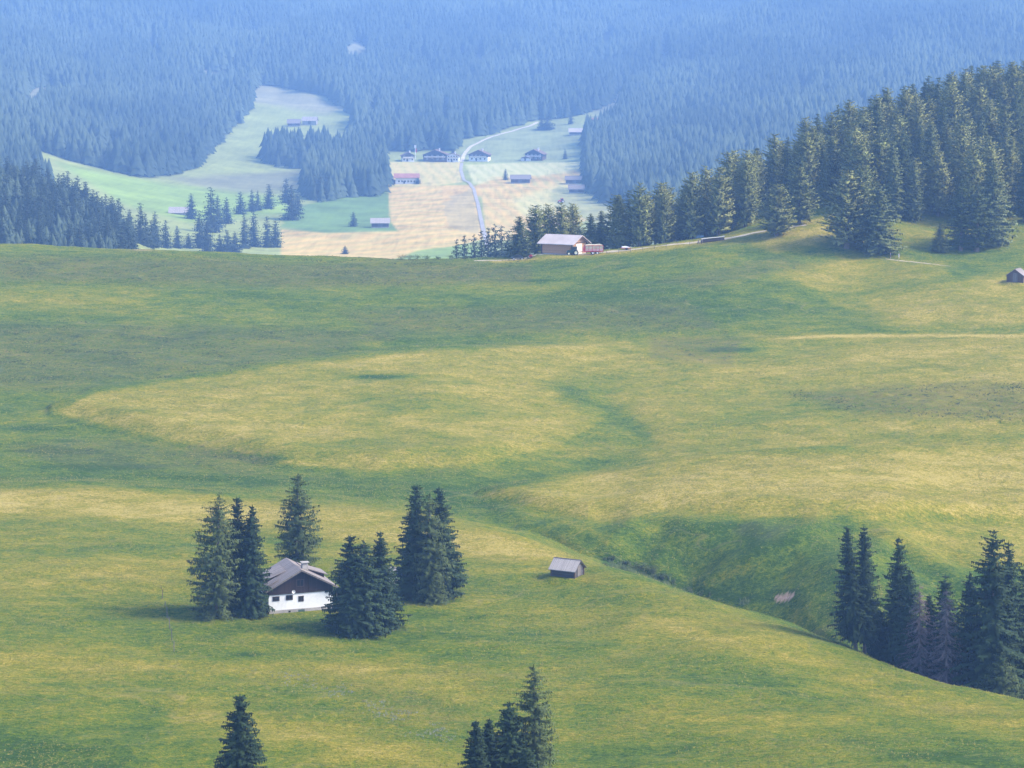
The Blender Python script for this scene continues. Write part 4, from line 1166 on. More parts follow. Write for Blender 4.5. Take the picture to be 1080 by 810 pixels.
for sg in (-1, 1):
    n = 2
    x1 = sg * (W / 2 + .77); z1 = ridge - sl * abs(x1)
    fas.add([(0, yf - .72, ridge + .22), (x1, yf - .72, z1 + .22), (x1, yf - .72, z1 - .05), (0, yf - .72, ridge - .05), (0, yf - .78, ridge + .22), (x1, yf - .78, z1 + .22), (x1, yf - .78, z1 - .05), (0, yf - .78, ridge - .05)],
            [(0, 1, 2, 3), (7, 6, 5, 4), (0, 4, 5, 1), (1, 5, 6, 2), (2, 6, 7, 3), (3, 7, 4, 0)])
fas.build('bargeboard', M['oldwood'], rf)
# raised strips of the left slope: a low dormer and a step
dm = MB(); dm.prism([(-4.9, 4.05), (-4.9, 4.62), (-2.4, 5.72), (-2.2, 5.4)], -1.0, 2.9).build('dormer_wall', M['darkwood'], rf)
dr = MB(); dr.prism([(-5.35, 4.50), (-5.35, 4.62), (-1.5, 6.06), (-1.5, 5.92)], -1.3, 3.2).build('dormer_roof', M['shingle'], rf)
st = MB(); st.prism([(-5.8, 3.84), (-5.8, 3.96), (-3.4, 5.24), (-3.4, 5.02)], -3.6, -1.9).build('roof_strip', M['shingle'], rf)
dr2 = MB(); dr2.prism([(2.0, 5.5), (2.0, 5.78), (4.9, 4.75), (4.9, 4.05)], 0.2, 3.6).build('dormer_wall', M['darkwood'], rf)
MB().prism([(1.4, 5.98), (1.4, 6.12), (5.4, 4.72), (5.4, 4.58)], -0.1, 3.9).build('dormer_roof', M['shingle'], rf)
ch = MB().box(0.75, 1.65, -2.5, -1.7, 5.4, 7.05).build('chimney', M['stone'], rf)
cap = MB(); cap.box(0.6, 1.8, -2.65, -1.55, 7.25, 7.38)
for sx in (.8, 1.5):
    for sy in (-2.45, -1.85): cap.box(sx, sx + .1, sy, sy + .1, 7.05, 7.25)
cap.build('chimney_cap', M['stone'], ch)
for (x, z, w_, h_) in ((1.16 - W / 2, 2.36, .92, .55), (3.27 - W / 2, 2.39, .92, .6), (5.12 - W / 2, 2.08, .68, .70)):
    window(h, x, z, w_, h_, yf)
window(h, 5.0 - W / 2, 4.55, 1.0, .95, yf - .05)
window(h, -1.2, 2.2, .9, .9, -W / 2, 'x'); window(h, 2.0, 2.2, .9, .9, -W / 2, 'x')
window(h, -1.2, 2.2, .9, .9, W / 2, 'x')
MB().box(4.65 - W / 2, 5.65 - W / 2, yf - .1, yf - .05, 0.02, .40).build('cellar_door', M['greenpaint'], h)
MB().box(3.1 - W / 2, 3.45 - W / 2, yf - .09, yf - .05, .12, .36).build('cellar_vent', M['glass'], h)
# dish on a bracket
d = MB()
n = 14
vs = [(0, 0.10, 0)]
for rr, yy_ in ((0.14, .07), (0.27, 0.0)):
    for k in range(n):
        t = 6.283 * k / n; vs.append((rr * math.cos(t), yy_, rr * math.sin(t)))
fs = [(0, 1 + k, 1 + (k + 1) % n) for k in range(n)] + [(1 + k, 1 + n + k, 1 + n + (k + 1) % n, 1 + (k + 1) % n) for k in range(n)]
d.add([(x + 3.86 - W / 2, y + yf - .45, z + 3.33) for x, y, z in vs], fs)
ds = d.build('satellite_dish', M['whiteframe'], h)
sm = ds.modifiers.new('solid', 'SOLIDIFY'); sm.thickness = 0.025
MB().tube((3.86 - W / 2, yf - .05, 3.2), (3.86 - W / 2, yf - .36, 3.33), .025).build('dish_bracket', M['darkmetal'], ds)

# white post and pale garden shelter behind the house
g = ground_u(355.5, 342)
t_ = MB().tube((0, 0, -.3), (0, 0, 1.3), .07, .07).box(-.09, .09, -.09, .09, 1.3, 1.36).build('white_post', M['whiteframe']); t_.location = g
tag(t_, 'short white post in the grass right of the white house', 'post')
g = ground_u(416, 352)
sh = empty('garden_shelter', g, R(15)); tag(sh, 'pale shelter half hidden between the two clumps of dark spruces', 'shelter')
k_ = MB()
for x in (-1.4, 1.3):
    for y in (-1.2, 1.1): k_.box(x, x + .1, y, y + .1, -.3, 2.2)
k_.build('post_frame', M['whiteframe'], sh)
MB().box(-1.35, 1.35, 1.12, 1.18, 0.1, 2.1).build('rear_panel', M['plaster'], sh)
MB().prism([(-1.8, 2.12), (-1.8, 2.2), (0, 2.9), (1.8, 2.2), (1.8, 2.12), (0, 2.8)], -1.6, 1.6).build('roof', M['greyshingle'], sh)


def hay_hut(name, g, rz, L, Wd, eave, ridge, label, wallm='oldwood', roofm='shingle', door_end=1, sink=0.4):
    """small log hay hut; ridge along local x"""
    o = empty(name, g, rz); tag(o, label, 'hut')
    body = MB()
    # ridge along x: build with prism along y then swap
    prof = [(-Wd / 2, -sink), (Wd / 2, -sink), (Wd / 2, eave), (0, ridge - .02), (-Wd / 2, eave)]
    body.prism(prof, -L / 2, L / 2); body.v = [(y, -x, z) for x, y, z in body.v]
    wall_ = body.build('wall', M[wallm], o)
    lg = MB()
    for sx in (-1, 1):
        for sy in (-1, 1):
            MB().box(sx * L / 2 - .12, sx * L / 2 + .12, sy * Wd / 2 - .12, sy * Wd / 2 + .12, -sink, eave - .02).build('corner_post', M['brownwood'], o)
    r_ = gable_roof(Wd, L, eave, ridge, .42, .38, .12); r_.v = [(y, -x, z) for x, y, z in r_.v]
    ro = r_.build('roof', M[roofm], o)
    rp = MB(); rp.box(-L / 2 - .4, L / 2 + .4, -.1, .1, ridge + .13, ridge + .19); rp.build('ridge_board', M['oldwood'], ro)
    x = door_end * (L / 2)
    q = sorted((x, x + door_end * .05))
    dd = MB().box(q[0], q[1], -.55, .55, 0.1, min(eave + .45, ridge - .5)).build('door', M['oldwood'], o)
    fr = MB(); q = sorted((x, x + door_end * .08)); top = min(eave + .45, ridge - .5)
    fr.box(q[0], q[1], -.66, -.55, .0, top + .1); fr.box(q[0], q[1], .55, .66, .0, top + .1); fr.box(q[0], q[1], -.55, .55, top, top + .1)
    fr.build('door_frame', M['oldwood'], dd)
    return o


g = ground_at(598.5, 607)
hay_hut('hay_hut', g, R(-28), 4.2, 3.3, 1.35, 2.6, 'small grey weathered hay hut alone on the near slope', 'charwood', roofm='greyshingle')
g = ground_at(1073, 297)
hay_hut('hay_hut', g, R(60), 4.6, 4.6, 2.0, 3.6, 'brown wooden hut cut off by the right edge of the picture', 'brownwood', 'shingle', -1)

# --- orange barn on the ridge
gb_ = ground_at(594, 268)
gb_ = ground_u(595, 690.5)
bn = empty('timber_barn', gb_, R(-33)); tag(bn, 'fresh orange timber barn with pale metal roof on the ridge', 'barn')
L_, W_, ev, rd = 11.0, 8.6, 3.6, 5.7
body = MB(); body.prism([(-W_ / 2, -.6), (W_ / 2, -.6), (W_ / 2, ev), (0, rd - .02), (-W_ / 2, ev)], -L_ / 2, L_ / 2); body.v = [(y, -x, z) for x, y, z in body.v]
body.build('wall', M['freshwood'], bn)
cp_ = MB()
for sx in (-1, 1):
    for sy in (-1, 1): MB().box(sx * L_ / 2 - .16, sx * L_ / 2 + .16, sy * W_ / 2 - .16, sy * W_ / 2 + .16, -.6, ev - .03).build('corner_post', M['brownwood'], bn)
MB().box(-L_ / 2 - .05, L_ / 2 + .05, -W_ / 2 - .05, W_ / 2 + .05, -.8, .25).build('plinth', M['stone'], bn)
r_ = gable_roof(W_, L_, ev, rd, 1.1, 1.2, .2); r_.v = [(y, -x, z) for x, y, z in r_.v]
ro = r_.build('roof', M['paletin'], bn)
fb = MB()
for k in range(9):
    x = -L_ / 2 - 1 + k * (L_ + 2) / 8
    for sg in (-1, 1):
        fb.tube((x, 0, rd - .12), (x, sg * (W_ / 2 + 1.0), ev - .12 - (rd - ev) / (W_ / 2) * 1.0), .08, .08, 6)
fb.build('rafter', M['brownwood'], ro)
gdo = MB().box(L_ / 2, L_ / 2 + .07, -1.9, 1.5, 0.1, 3.3).build('barn_door', M['palewood'], bn)
MB().box(L_ / 2 + .07, L_ / 2 + .13, -.1, .0, 1.5, 1.7).build('handle', M['darkmetal'], gdo)
MB().box(L_ / 2, L_ / 2 + .12, -W_ / 2 - .02, W_ / 2 + .02, 3.5, 3.75).build('gable_beam', M['brownwood'], bn)


# ------------------------------------------------------------------ machines
def wheel(parent, x, y, r, w, rim):
    """one wheel, axle along y"""
    t = MB(); n = 18
    prof = [(r * .58, -w / 2), (r * .9, -w / 2), (r, -w * .32), (r, w * .32), (r * .9, w / 2), (r * .58, w / 2)]
    vs = [(rr * math.cos(6.283 * k / n), yy_, rr * math.sin(6.283 * k / n)) for k in range(n) for rr, yy_ in prof]
    m = len(prof); fs = [(k * m + i, k * m + (i + 1) % m, ((k + 1) % n) * m + (i + 1) % m, ((k + 1) % n) * m + i) for k in range(n) for i in range(m)]
    wo = empty('wheel', (x, y, r)); wo.parent = parent
    t.add(vs, fs).build('tyre', M['rubber'], wo)
    MB().tube((0, -w * .4, 0), (0, w * .4, 0), r * .6, r * .6, 16).tube((0, -w * .46, 0), (0, w * .46, 0), r * .2, r * .2, 10).build('rim', M[rim], wo)
    return wo


def tractor(g, rz, label, body, rim, sc=1.0):
    t = empty('tractor', g, rz, sc); tag(t, label, 'tractor')
    b = MB(); b.prism([(-2.0, .75), (-2.0, 1.35), (-1.7, 1.55), (-.2, 1.65), (-.2, .75)], -.42, .42).build('bonnet', M[body], t, .05)
    MB().box(-1.9, 1.2, -.3, .3, .55, .85).build('chassis', M['darkmetal'], t)
    c = MB()
    for (x, y) in ((-.25, -.62), (-.25, .57), (1.05, -.62), (1.05, .57)): c.box(x, x + .07, y, y + .07, .9, 2.55)
    c.box(-.25, 1.12, -.62, .64, .85, 1.35); cab = c.build('cab', M[body], t)
    MB().box(-.2, 1.07, -.58, .6, 1.352, 2.5).build('cab_glass', M['glass'], cab)
    MB().box(-.4, 1.25, -.74, .76, 2.55, 2.7).build('cab_roof', M[body], cab, .05)
    for sg in (-1, 1):
        wheel(t, .75, sg * .85, .82, .48, rim); wheel(t, -1.45, sg * .78, .55, .34, rim)
        MB().prism([(0.0, 1.45), (.2, 1.72), (1.3, 1.72), (1.55, 1.45), (1.5, 1.4), (1.27, 1.66), (.23, 1.66), (.06, 1.4)], sg * .85 - .27, sg * .85 + .27).build('fender', M[body], t)
        MB().tube((-2.05, sg * .25, 1.2), (-1.98, sg * .25, 1.2), .09, .09, 8).build('headlight', M['whiteframe'], t)
    MB().tube((-.7, .3, 1.5), (-.7, .3, 2.4), .05).build('exhaust', M['darkmetal'], t)
    return t


gt = ground_u(604.5, 683.6)
tractor(gt, R(6), 'dark green tractor with cream wheel rims in front of the orange barn', 'greenbody', 'cream', .98)
gw = ground_u(625.5, 684.5)
wg = empty('hay_wagon', gw, R(6)); tag(wg, 'red loader wagon full of pale hay behind the tractor', 'wagon')
MB().box(-3.1, 3.0, -1.1, 1.1, .85, 1.05).build('chassis', M['redpaint'], wg)
bd = MB()
for x in np.linspace(-2.6, 3.0, 6):
    for sg in (-1, 1): bd.box(x - .05, x + .05, sg * 1.1 - .05, sg * 1.1 + .05, 1.05, 2.75)
for z in (1.15, 1.55, 2.7):
    for sg in (-1, 1): bd.box(-2.65, 3.05, sg * 1.1 - .06, sg * 1.1 + .06, z, z + .12)
bd.build('side_rack', M['redpaint'], wg)
pn = MB()
for sg in (-1, 1): pn.box(-2.55, 2.95, sg * 1.04 - .02, sg * 1.04 + .02, 1.30, 1.58)
pn.build('side_panel', M['whiteframe'], wg)
MB().prism([(-3.2, .9), (-3.2, 1.9), (-2.7, 2.8), (-2.66, .9)], -1.1, 1.1).build('front_shield', M['redpaint'], wg)
hv = MB().prism([(-2.5, 1.06), (-2.5, 2.9), (-1.2, 3.15), (.6, 3.05), (2.2, 3.2), (2.9, 2.8), (2.9, 1.06)], -1.0, 1.0).build('hay_load', M['hay'], wg, .12)
MB().tube((-4.4, 0, .7), (-3.1, 0, .95), .07).build('drawbar', M['redpaint'], wg)
for x in (-.2, 1.2):
    for sg in (-1, 1): wheel(wg, x, sg * .95, .48, .36, 'whiteframe')
# small red mower at the barn's left
gm = ground_u(560.5, 686)
mo = empty('hay_mower', gm, R(-10)); tag(mo, 'small red mowing machine parked on the track left of the barn', 'mower')
MB().prism([(-.7, .35), (-.75, .8), (-.2, 1.05), (.2, .9), (.3, .35)], -.3, .3).build('engine_hood', M['redpaint'], mo, .04)
MB().box(-1.3, -.8, -.9, .9, .12, .3).build('cutter_bar', M['darkmetal'], mo)
MB().tube((.2, -.25, .8), (1.1, -.3, 1.15), .03).tube((.2, .25, .8), (1.1, .3, 1.15), .03).build('handlebar', M['darkmetal'], mo)
for sg in (-1, 1): wheel(mo, -.1, sg * .5, .36, .25, 'redpaint')
MB().box(.35, .95, -.28, .28, .5, .62).build('seat', M['rubber'], mo)
# long low timber stack with pale top on the slope
gs_ = ground_u(752, 686.5)
stc = empty('timber_stack', gs_, R(3)); tag(stc, 'long low stack of timber under a pale cover on the grassy slope', 'timber stack')
gA = ground_u(740.5, 687); gB = ground_u(764.5, 686)
tilt = math.atan2(gB.z - gA.z, gB.x - gA.x); stc.rotation_euler = (0, -tilt, R(3)); stc.location = (gA + gB) / 2
lo_ = MB()
for z in range(3):
    for y in range(4): lo_.tube((-3.4 + .1 * ((y * 7 + z) % 3), -.5 + .33 * y, .16 + .3 * z), (3.4 - .1 * ((y + z * 5) % 3), -.5 + .33 * y, .16 + .3 * z), .155, .155, 8)
lo_.build('log_pile', M['brownwood'], stc)
cvr = MB().prism([(-3.7, 1.02), (-3.7, 1.10), (-1.2, 1.2), (1.4, 1.14), (3.6, 1.26), (3.6, 1.18), (1.4, 1.06), (-1.2, 1.1)], -.85, .85).build('cover_sheet', M['palewood'], stc)
# parked trailer with pale load, right of the wagon
gp = ground_u(660, 687.5)
tl = empty('flat_trailer', gp, R(5)); tag(tl, 'low flat trailer with a pale tarpaulin parked at the wood edge', 'trailer')
MB().box(-1.6, 1.6, -.8, .8, .5, .65).build('flatbed', M['redpaint'], tl)
MB().prism([(-1.3, .66), (-1.2, 1.0), (-.2, 1.15), (.7, .95), (1.4, .66)], -.7, .7).build('tarpaulin', M['whitecloth'], tl, .06)
for sg in (-1, 1): wheel(tl, .2, sg * .85, .34, .22, 'darkmetal')
MB().tube((-2.6, 0, .5), (-1.6, 0, .55), .05).build('drawbar', M['darkmetal'], tl)
# dark car at far left of the track
gc = ground_u(546, 687.5)
cr_ = empty('parked_car', gc, R(4)); tag(cr_, 'dark car parked on the track left of the red mower', 'car')
MB().prism([(-2.0, .35), (-2.05, .75), (-1.2, .92), (1.8, .95), (2.0, .7), (2.0, .35)], -.82, .82).build('body', M['darkmetal'], cr_, .08)
MB().prism([(-1.1, .92), (-.6, 1.42), (1.0, 1.45), (1.6, .95)], -.7, .7).build('windscreen', M['glass'], cr_, .05)
MB().prism([(-.62, 1.43), (-.55, 1.49), (.95, 1.51), (1.05, 1.45)], -.69, .69).build('roof', M['darkmetal'], cr_, .02)
for x in (-1.25, 1.25):
    for sg in (-1, 1): wheel(cr_, x, sg * .76, .33, .2, 'whiteframe')

# pasture fence on the ridge
def fence(name, pts, label, hgt=1.15):
    f = empty(name, ground_u(*pts[0])); tag(f, label, 'fence')
    base = f.location.copy(); tops = []
    for (uu, yy_) in pts:
        g = ground_u(uu, yy_) - base
        MB().tube((g.x, g.y, g.z - .3), (g.x + random.uniform(-.05, .05), g.y, g.z + hgt), .065, .055, 6).build('post', M['oldwood'], f)
        tops.append(g)
    w = MB()
    for p, q in zip(tops[:-1], tops[1:]):
        for z in (.45, .9): w.tube((p.x, p.y, p.z + z), (q.x, q.y, q.z + z), .012, .012, 4)
    w.build('wire', M['darkmetal'], f)
fence('pasture_fence', [(640 + 12.5 * k, 681.5 + .35 * k) for k in range(9)], 'thin wire fence on wooden posts beside the track below the wood')
# dead sapling on the lawn left of the house
g = ground_at(171, 632)
sp_ = MB(); sp_.tube((0, 0, -.3), (.1, 0, 1.2), .07, .05, 6).tube((.1, 0, 1.2), (-.15, 0, 2.2), .05, .02, 6).tube((.1, 0, 1.2), (.35, .1, 1.8), .035, .012, 5).tube((0, 0, 1.7), (-.4, 0, 1.9), .03, .01, 5)
so = sp_.build('dead_sapling', M['bark']); so.location = g; tag(so, 'bare dead sapling in the grass left of the house trees', 'sapling')
fence('field_fence', [(174 + 1.2 * k + (k % 2), ground_at(174 + 1.2 * k, 640 + 6 * k).y) for k in range(9)], 'faint old wire fence running down the slope left of the house trees', .9)


# ------------------------------------------------------------------ valley houses
def chalet(g, rz, W, D, lo, ev, rd, label, wall='plaster', upper='brownwood', roof='brownroof', balcony=True, nwin=3, chimney=True, cat='house', name='chalet', along=False):
    """farmhouse with its gable on -y (ridge along y) or its eaves on -y (along=True)"""
    o = empty(name, g, rz, 1.31); tag(o, label, cat)
    if along:
        Wb, Db = D, W
    else:
        Wb, Db = W, D
    def fin(mb):
        if along: mb.v = [(y, -x, z) for x, y, z in mb.v]
        return mb
    b1 = MB(); b1.box(-Wb / 2, Wb / 2, -Db / 2, Db / 2, -2.0, lo); fin(b1).build('lower_wall', M[wall], o)
    b2 = MB(); b2.prism([(-Wb / 2 - .05, lo), (Wb / 2 + .05, lo), (Wb / 2 + .05, ev), (0, rd - .03), (-Wb / 2 - .05, ev)], -Db / 2 - .05, Db / 2 + .05); fin(b2).build('upper_wall', M[upper], o)
    ro = fin(gable_roof(Wb, Db, ev, rd, 1.3, 1.4, .3)).build('roof', M[roof], o)
    if chimney:
        c = MB(); c.box(Wb * .12, Wb * .12 + 1.1, -.5, .6, rd - 1.6, rd + 1.5); fin(c).build('chimney', M['plaster'], ro)
    hw = W / 2; yf_ = -D / 2
    xs = np.linspace(-hw * .68, hw * .68, nwin)
    if lo > 2.0:
        for x in xs:
            window(o, float(x), lo * .55, 1.3, 1.3, yf_ - .0, 'y', 'whiteframe', .18)
    if ev - lo > 1.8:
        for x in xs:
            window(o, float(x), lo + (ev - lo) * .55, 1.2, 1.2, yf_ - .05, 'y', 'whiteframe', .18)
    dr_ = MB().box(-hw * .30, -hw * .30 + 1.4, yf_ - .08, yf_ - .0, 0, 2.1).build('door', M['frame'], o)
    if balcony:
        bl = MB(); bl.box(-hw * .9, hw * .9, yf_ - 1.3, yf_ - .06, lo - .1, lo + .06); bo = bl.build('balcony', M['brownwood'], o)
        rl = MB(); rl.box(-hw * .9, hw * .9, yf_ - 1.32, yf_ - 1.22, lo + .06, lo + 1.0); rl.build('railing', M['palewood'], bo)
    return o


def vg(u_, v_): return ground_at(u_, v_, 1500)


chalet(vg(430, 170), R(8), 10.5, 10, 3.0, 5.2, 7.8, 'small white and brown chalet at the left end of the hamlet', nwin=2)
chalet(vg(460, 169.5), R(-6), 21, 15, 3.0, 5.4, 9.6, 'widest dark wooden farmhouse of the hamlet with a low-pitched roof', 'brownwood', 'darkwood', nwin=4)
chalet(vg(478, 170.5), R(-4), 10.5, 10, 3.4, 5.4, 7.4, 'white house with long balcony joined to the right of the widest farmhouse', 'plaster', 'plaster', nwin=4)
chalet(vg(506, 169.5), R(-10), 17, 14, 3.2, 5.6, 9.4, 'dark chalet with white lower floor just right of the road', nwin=4)
chalet(vg(565, 168.5), R(-16), 16, 13, 2.8, 5.2, 9.0, 'dark chalet with bright annex standing alone right of the hamlet', 'brownwood', 'darkwood', nwin=4)
chalet(vg(555, 169.5), R(-8), 8.5, 6, 2.0, 2.4, 3.8, 'low pale-roofed annex at the left foot of the lone chalet', 'plaster', 'brownwood', 'paletin', False, 2, False, 'annex', 'annex')
chalet(vg(429, 193.5), R(2), 18, 10, 3.2, 5.0, 7.6, 'long pale building with a dull red roof below the hamlet', 'plaster', 'plaster', 'redroof', False, 6, False, 'house', 'farm_building', True)
chalet(vg(413, 194), R(2), 6, 6, 2.0, 2.6, 4.4, 'small dark shed at the left end of the red-roofed building', 'brownwood', 'darkwood', 'shingle', False, 1, False, 'shed', 'shed')
def vbarn(u_, v_, rz, W, D, ev, rd, label, roof='shingle', wall='brownwood'):
    g = vg(u_, v_)
    o = empty('field_barn', g, R(rz), 1.31); tag(o, label, 'barn')
    b = MB(); b.prism([(-D / 2, -1.5), (D / 2, -1.5), (D / 2, ev), (0, rd - .03), (-D / 2, ev)], -W / 2, W / 2); b.v = [(y, -x, z) for x, y, z in b.v]; b.build('wall', M[wall], o)
    r_ = gable_roof(D, W, ev, rd, 1.0, .9, .25); r_.v = [(y, -x, z) for x, y, z in r_.v]; r_.build('roof', M[roof], o)
    MB().box(-1.5, 1.5, -D / 2 - .1, -D / 2, 0, ev - .6).build('barn_door', M['oldwood'], o)
    MB().box(-W / 2 - .1, W / 2 + .1, -D / 2 - .15, D / 2 + .1, -1.5, .5).build('plinth', M['stone'], o)
    return o
vbarn(549, 193, -4, 15, 9, 3.6, 6.4, 'grey-roofed long barn in the middle of the striped field')
vbarn(605.5, 193.5, -3, 13, 7, 3.4, 5.8, 'rear one of the two barns close together at the right field edge')
vbarn(608, 203.5, -3, 11, 6, 3.4, 6.0, 'front one of the two barns close together at the right field edge')
vbarn(401, 240, 3, 11, 7, 3.4, 5.8, 'small barn with pale roof in the rich green field', 'greyshingle')
vbarn(610, 142, -3, 17, 8, 2.8, 5.6, 'long low barn with pale roof on the upper meadow', 'paletin')
vbarn(633, 131, 3, 15, 8, 3, 6, 'reddish roofed barn half hidden by spruce tops on the upper right', 'redroof')
vbarn(310, 133, 2, 12, 8, 3.2, 6.6, 'dark hut on the upper left meadow, left one of two')
vbarn(327, 131.5, -4, 14, 9, 4.2, 7.6, 'pale-roofed hut on the upper left meadow, right one of two', 'greyshingle', 'stone')
vbarn(190, 226, 4, 13, 8, 1.6, 4.6, 'low pale-roofed shed in the left valley meadow', 'greyshingle')
# flagpole in the hamlet
g = vg(438, 168)
fp = empty('flagpole', g, 0, 1.3); tag(fp, 'white flagpole with a red and white flag beside the small chalet', 'flagpole')
MB().tube((0, 0, -1), (0, 0, 12.5), .35, .25, 10).build('pole', M['whiteframe'], fp)
fl = MB(); fl.box(.3, 1.5, -.12, .12, 6.0, 9.5); fl.build('flag', M['redpaint'], fp)
MB().box(-.9, .9, -.4, .4, 10.0, 12.6).build('banner', M['whitecloth'], fp)
tractor(vg(592, 214), R(20), 'tiny red tractor in the mown field below the two barns', 'redpaint', 'whiteframe', 1.6)


# ------------------------------------------------------------------ people
def person(g, rz, label, shirt, trousers, arm=0.25, step=0.16):
    """walking figure, 1.75 m; body one skin surface"""
    V = [(0, 0, .95)]; E = []; Rr = [.125]
    def add(p, r, par):
        V.append(p); Rr.append(r); E.append((par, len(V) - 1)); return len(V) - 1
    a1 = add((0, .01, 1.15), .12, 0); a2 = add((0, 0, 1.38), .135, a1); nk = add((0, .01, 1.5), .055, a2); hd = add((0, -.01, 1.6), .085, nk); hd2 = add((0, 0, 1.68), .085, hd); add((0, 0, 1.735), .055, hd2)
    add((0, -.10, 1.615), .018, hd)
    for sg in (-1, 1):
        hp = add((sg * .1, 0, .88), .095, 0); kn = add((sg * .11, -sg * step * .5, .5), .062, hp); an = add((sg * .11, -sg * step * .6 + .04, .1), .042, kn); hl = add((sg * .115, -sg * step * .6 - .04, .045), .042, an); add((sg * .12, -sg * step * .6 - .15, .035), .035, hl)
        s_ = add((sg * .19, 0, 1.4), .062, a2); el = add((sg * (.19 + arm * .35), sg * .05, 1.13), .043, s_); wr = add((sg * (.2 + arm * .3), -.08 + sg * .05, .9), .028, el); pm = add((sg * (.2 + arm * .3), -.10 + sg * .05, .83), .034, wr)
        for k in range(4):
            f1 = add((sg * (.2 + arm * .3), -.135 + sg * .05 + .022 * k, .775 - .004 * abs(k - 1)), .010, pm); add((sg * (.19 + arm * .3), -.14 + sg * .05 + .022 * k, .74 - .006 * abs(k - 1)), .009, f1)
        t1 = add((sg * (.18 + arm * .3), -.15 + sg * .05, .81), .011, pm); add((sg * (.175 + arm * .3), -.165 + sg * .05, .775), .010, t1)
    root = empty('person', g, rz); tag(root, label, 'person')
    def skin(name, verts, edges, rad, mat, grow=0.0):
        me = bpy.data.meshes.new(name); me.from_pydata(verts, edges, []); me.update(); me.materials.append(mat)
        o = bpy.data.objects.new(name, me); link(o); o.parent = root
        md = o.modifiers.new('skin', 'SKIN')
        if not me.skin_vertices: pass
        for i, s in enumerate(me.skin_vertices[0].data if me.skin_vertices else []):
            s.radius = (rad[i] + grow, rad[i] + grow); s.use_root = (i == 0)
        o.modifiers.new('sub', 'SUBSURF').levels = 1
        return o
    import bmesh
    def skin2(name, idx, mat, grow):
        bm = bmesh.new(); ly = bm.verts.layers.skin.verify(); mp = {}
        for i in idx:
            q = bm.verts.new(V[i]); q[ly].radius = (Rr[i] + grow,) * 2; q[ly].use_root = (i == idx[0]); mp[i] = q
        for p, q in E:
            if p in mp and q in mp: bm.edges.new((mp[p], mp[q]))
        me = bpy.data.meshes.new(name); bm.to_mesh(me); bm.free(); me.materials.append(mat)
        o = bpy.data.objects.new(name, me); link(o); o.parent = root
        o.modifiers.new('skin', 'SKIN'); sb = o.modifiers.new('sub', 'SUBSURF'); sb.levels = 1; sb.render_levels = 1
        return o
    skin2('body', list(range(len(V))), M['skin'], 0)
    sets = {'shirt': [1, 2], 'trousers': [0]}
    legs = [0]; tors = [1, 2]
    for b0 in (8, 8 + 18):
        legs += [b0, b0 + 1, b0 + 2]; tors += [b0 + 5, b0 + 6]
    tors = [1, 0, 2] + tors[2:]
    skin2('shirt', tors, M[shirt], .016); skin2('trousers', legs, M[trousers], .014)
    bm = bmesh.new(); bmesh.ops.create_uvsphere(bm, u_segments=10, v_segments=7, radius=.105)
    for q in list(bm.verts):
        q.co.y *= 1.05
    bmesh.ops.delete(bm, geom=[q for q in bm.verts if q.co.z < -.02 and q.co.y < .02], context='VERTS')
    bmesh.ops.translate(bm, verts=bm.verts, vec=(0, .012, 1.665))
    me = bpy.data.meshes.new('hair'); bm.to_mesh(me); bm.free(); me.materials.append(M['hair'])
    o = bpy.data.objects.new('hair', me); link(o); o.parent = root
    return root


person(ground_u(736.5, 684.5), R(60), 'walker in dark clothes on the slope beside the timber stack, on the left', 'darkcloth', 'darkcloth')
person(ground_u(739.8, 684.8), R(-40), 'walker in blue-grey top and dark trousers next to the timber stack, on the right', 'bluecloth', 'darkcloth')
person(ground_at(939, 273), R(70), 'hiker in blue-grey top at the left end of the pale foot path', 'bluecloth', 'darkcloth')
person(ground_at(948, 273.5), R(-70), 'hiker in a white top and pale trousers on the foot path', 'whitecloth', 'whitecloth')

# ------------------------------------------------------------------ shrubs, tussocks, flowers
def shrub(g, H, Rm, label, group, seed, mat='shrub', stems=7):
    random.seed(seed)
    root = empty('willow_shrub', g); tag(root, label, 'shrub', group)
    Lf = Leafs(); st_ = MB()
    for k in range(stems):
        az = 6.283 * k / stems + random.uniform(-.4, .4); r = Rm * random.uniform(.25, .75)
        tip = Vector((r * math.cos(az), r * math.sin(az), H * random.uniform(.6, .95)))
        st_.tube((0, 0, -.1), tip, .03, .01, 4)
        tint = random.uniform(.2, .9)
        for _ in range(45):
            p = tip * random.uniform(.35, 1.0) + Vector((random.gauss(0, Rm * .25), random.gauss(0, Rm * .25), random.gauss(0, H * .12)))
            p.z = max(.05, p.z)
            Lf.spray(p, Vector((random.uniform(-1, 1), random.uniform(-1, 1), random.uniform(-.4, .8))) * .28, .16, tint)
    mesh_obj('foliage', Lf.mesh('foliage'), M[mat], root)
    st_.build('stem', M['bark'], root)
    return root


GS = 'low shrubs along the brook'
for i, (uu, vv, hh, rr, lab) in enumerate([(646, 593, .9, .9, 'low green willow shrub on the brook bank, highest up the brook'), (660, 599, 1.0, 1.0, 'green willow shrub on the brook bank below the highest one'), (676, 602, 1.5, 1.7, 'round grey-green willow shrub at the bend of the brook'), (688, 607, 1.7, 1.9, 'largest willow shrub in the brook gully'), (699, 611, 1.2, 1.3, 'dark willow shrub at the lower end of the visible brook')]):
    shrub(ground_at(uu, vv), hh, rr, lab or 'low dark shrub on the grassy brook bank', GS, 900 + i)
for i, (uu, vv, hh, rr) in enumerate([(424, 272, 1.6, 2.0), (432, 273, 1.5, 2.0), (440, 274, 1.4, 1.8), (450, 274, 1.2, 1.6), (462, 274, 1.1, 1.5), (476, 274, 1.3, 1.6), (490, 273, 1.2, 1.8)]):
    shrub(ground_u(uu, 695), hh, rr, 'low bush on the crest of the grassy ridge against the tan fields', 'bushes on the ridge crest', 930 + i)


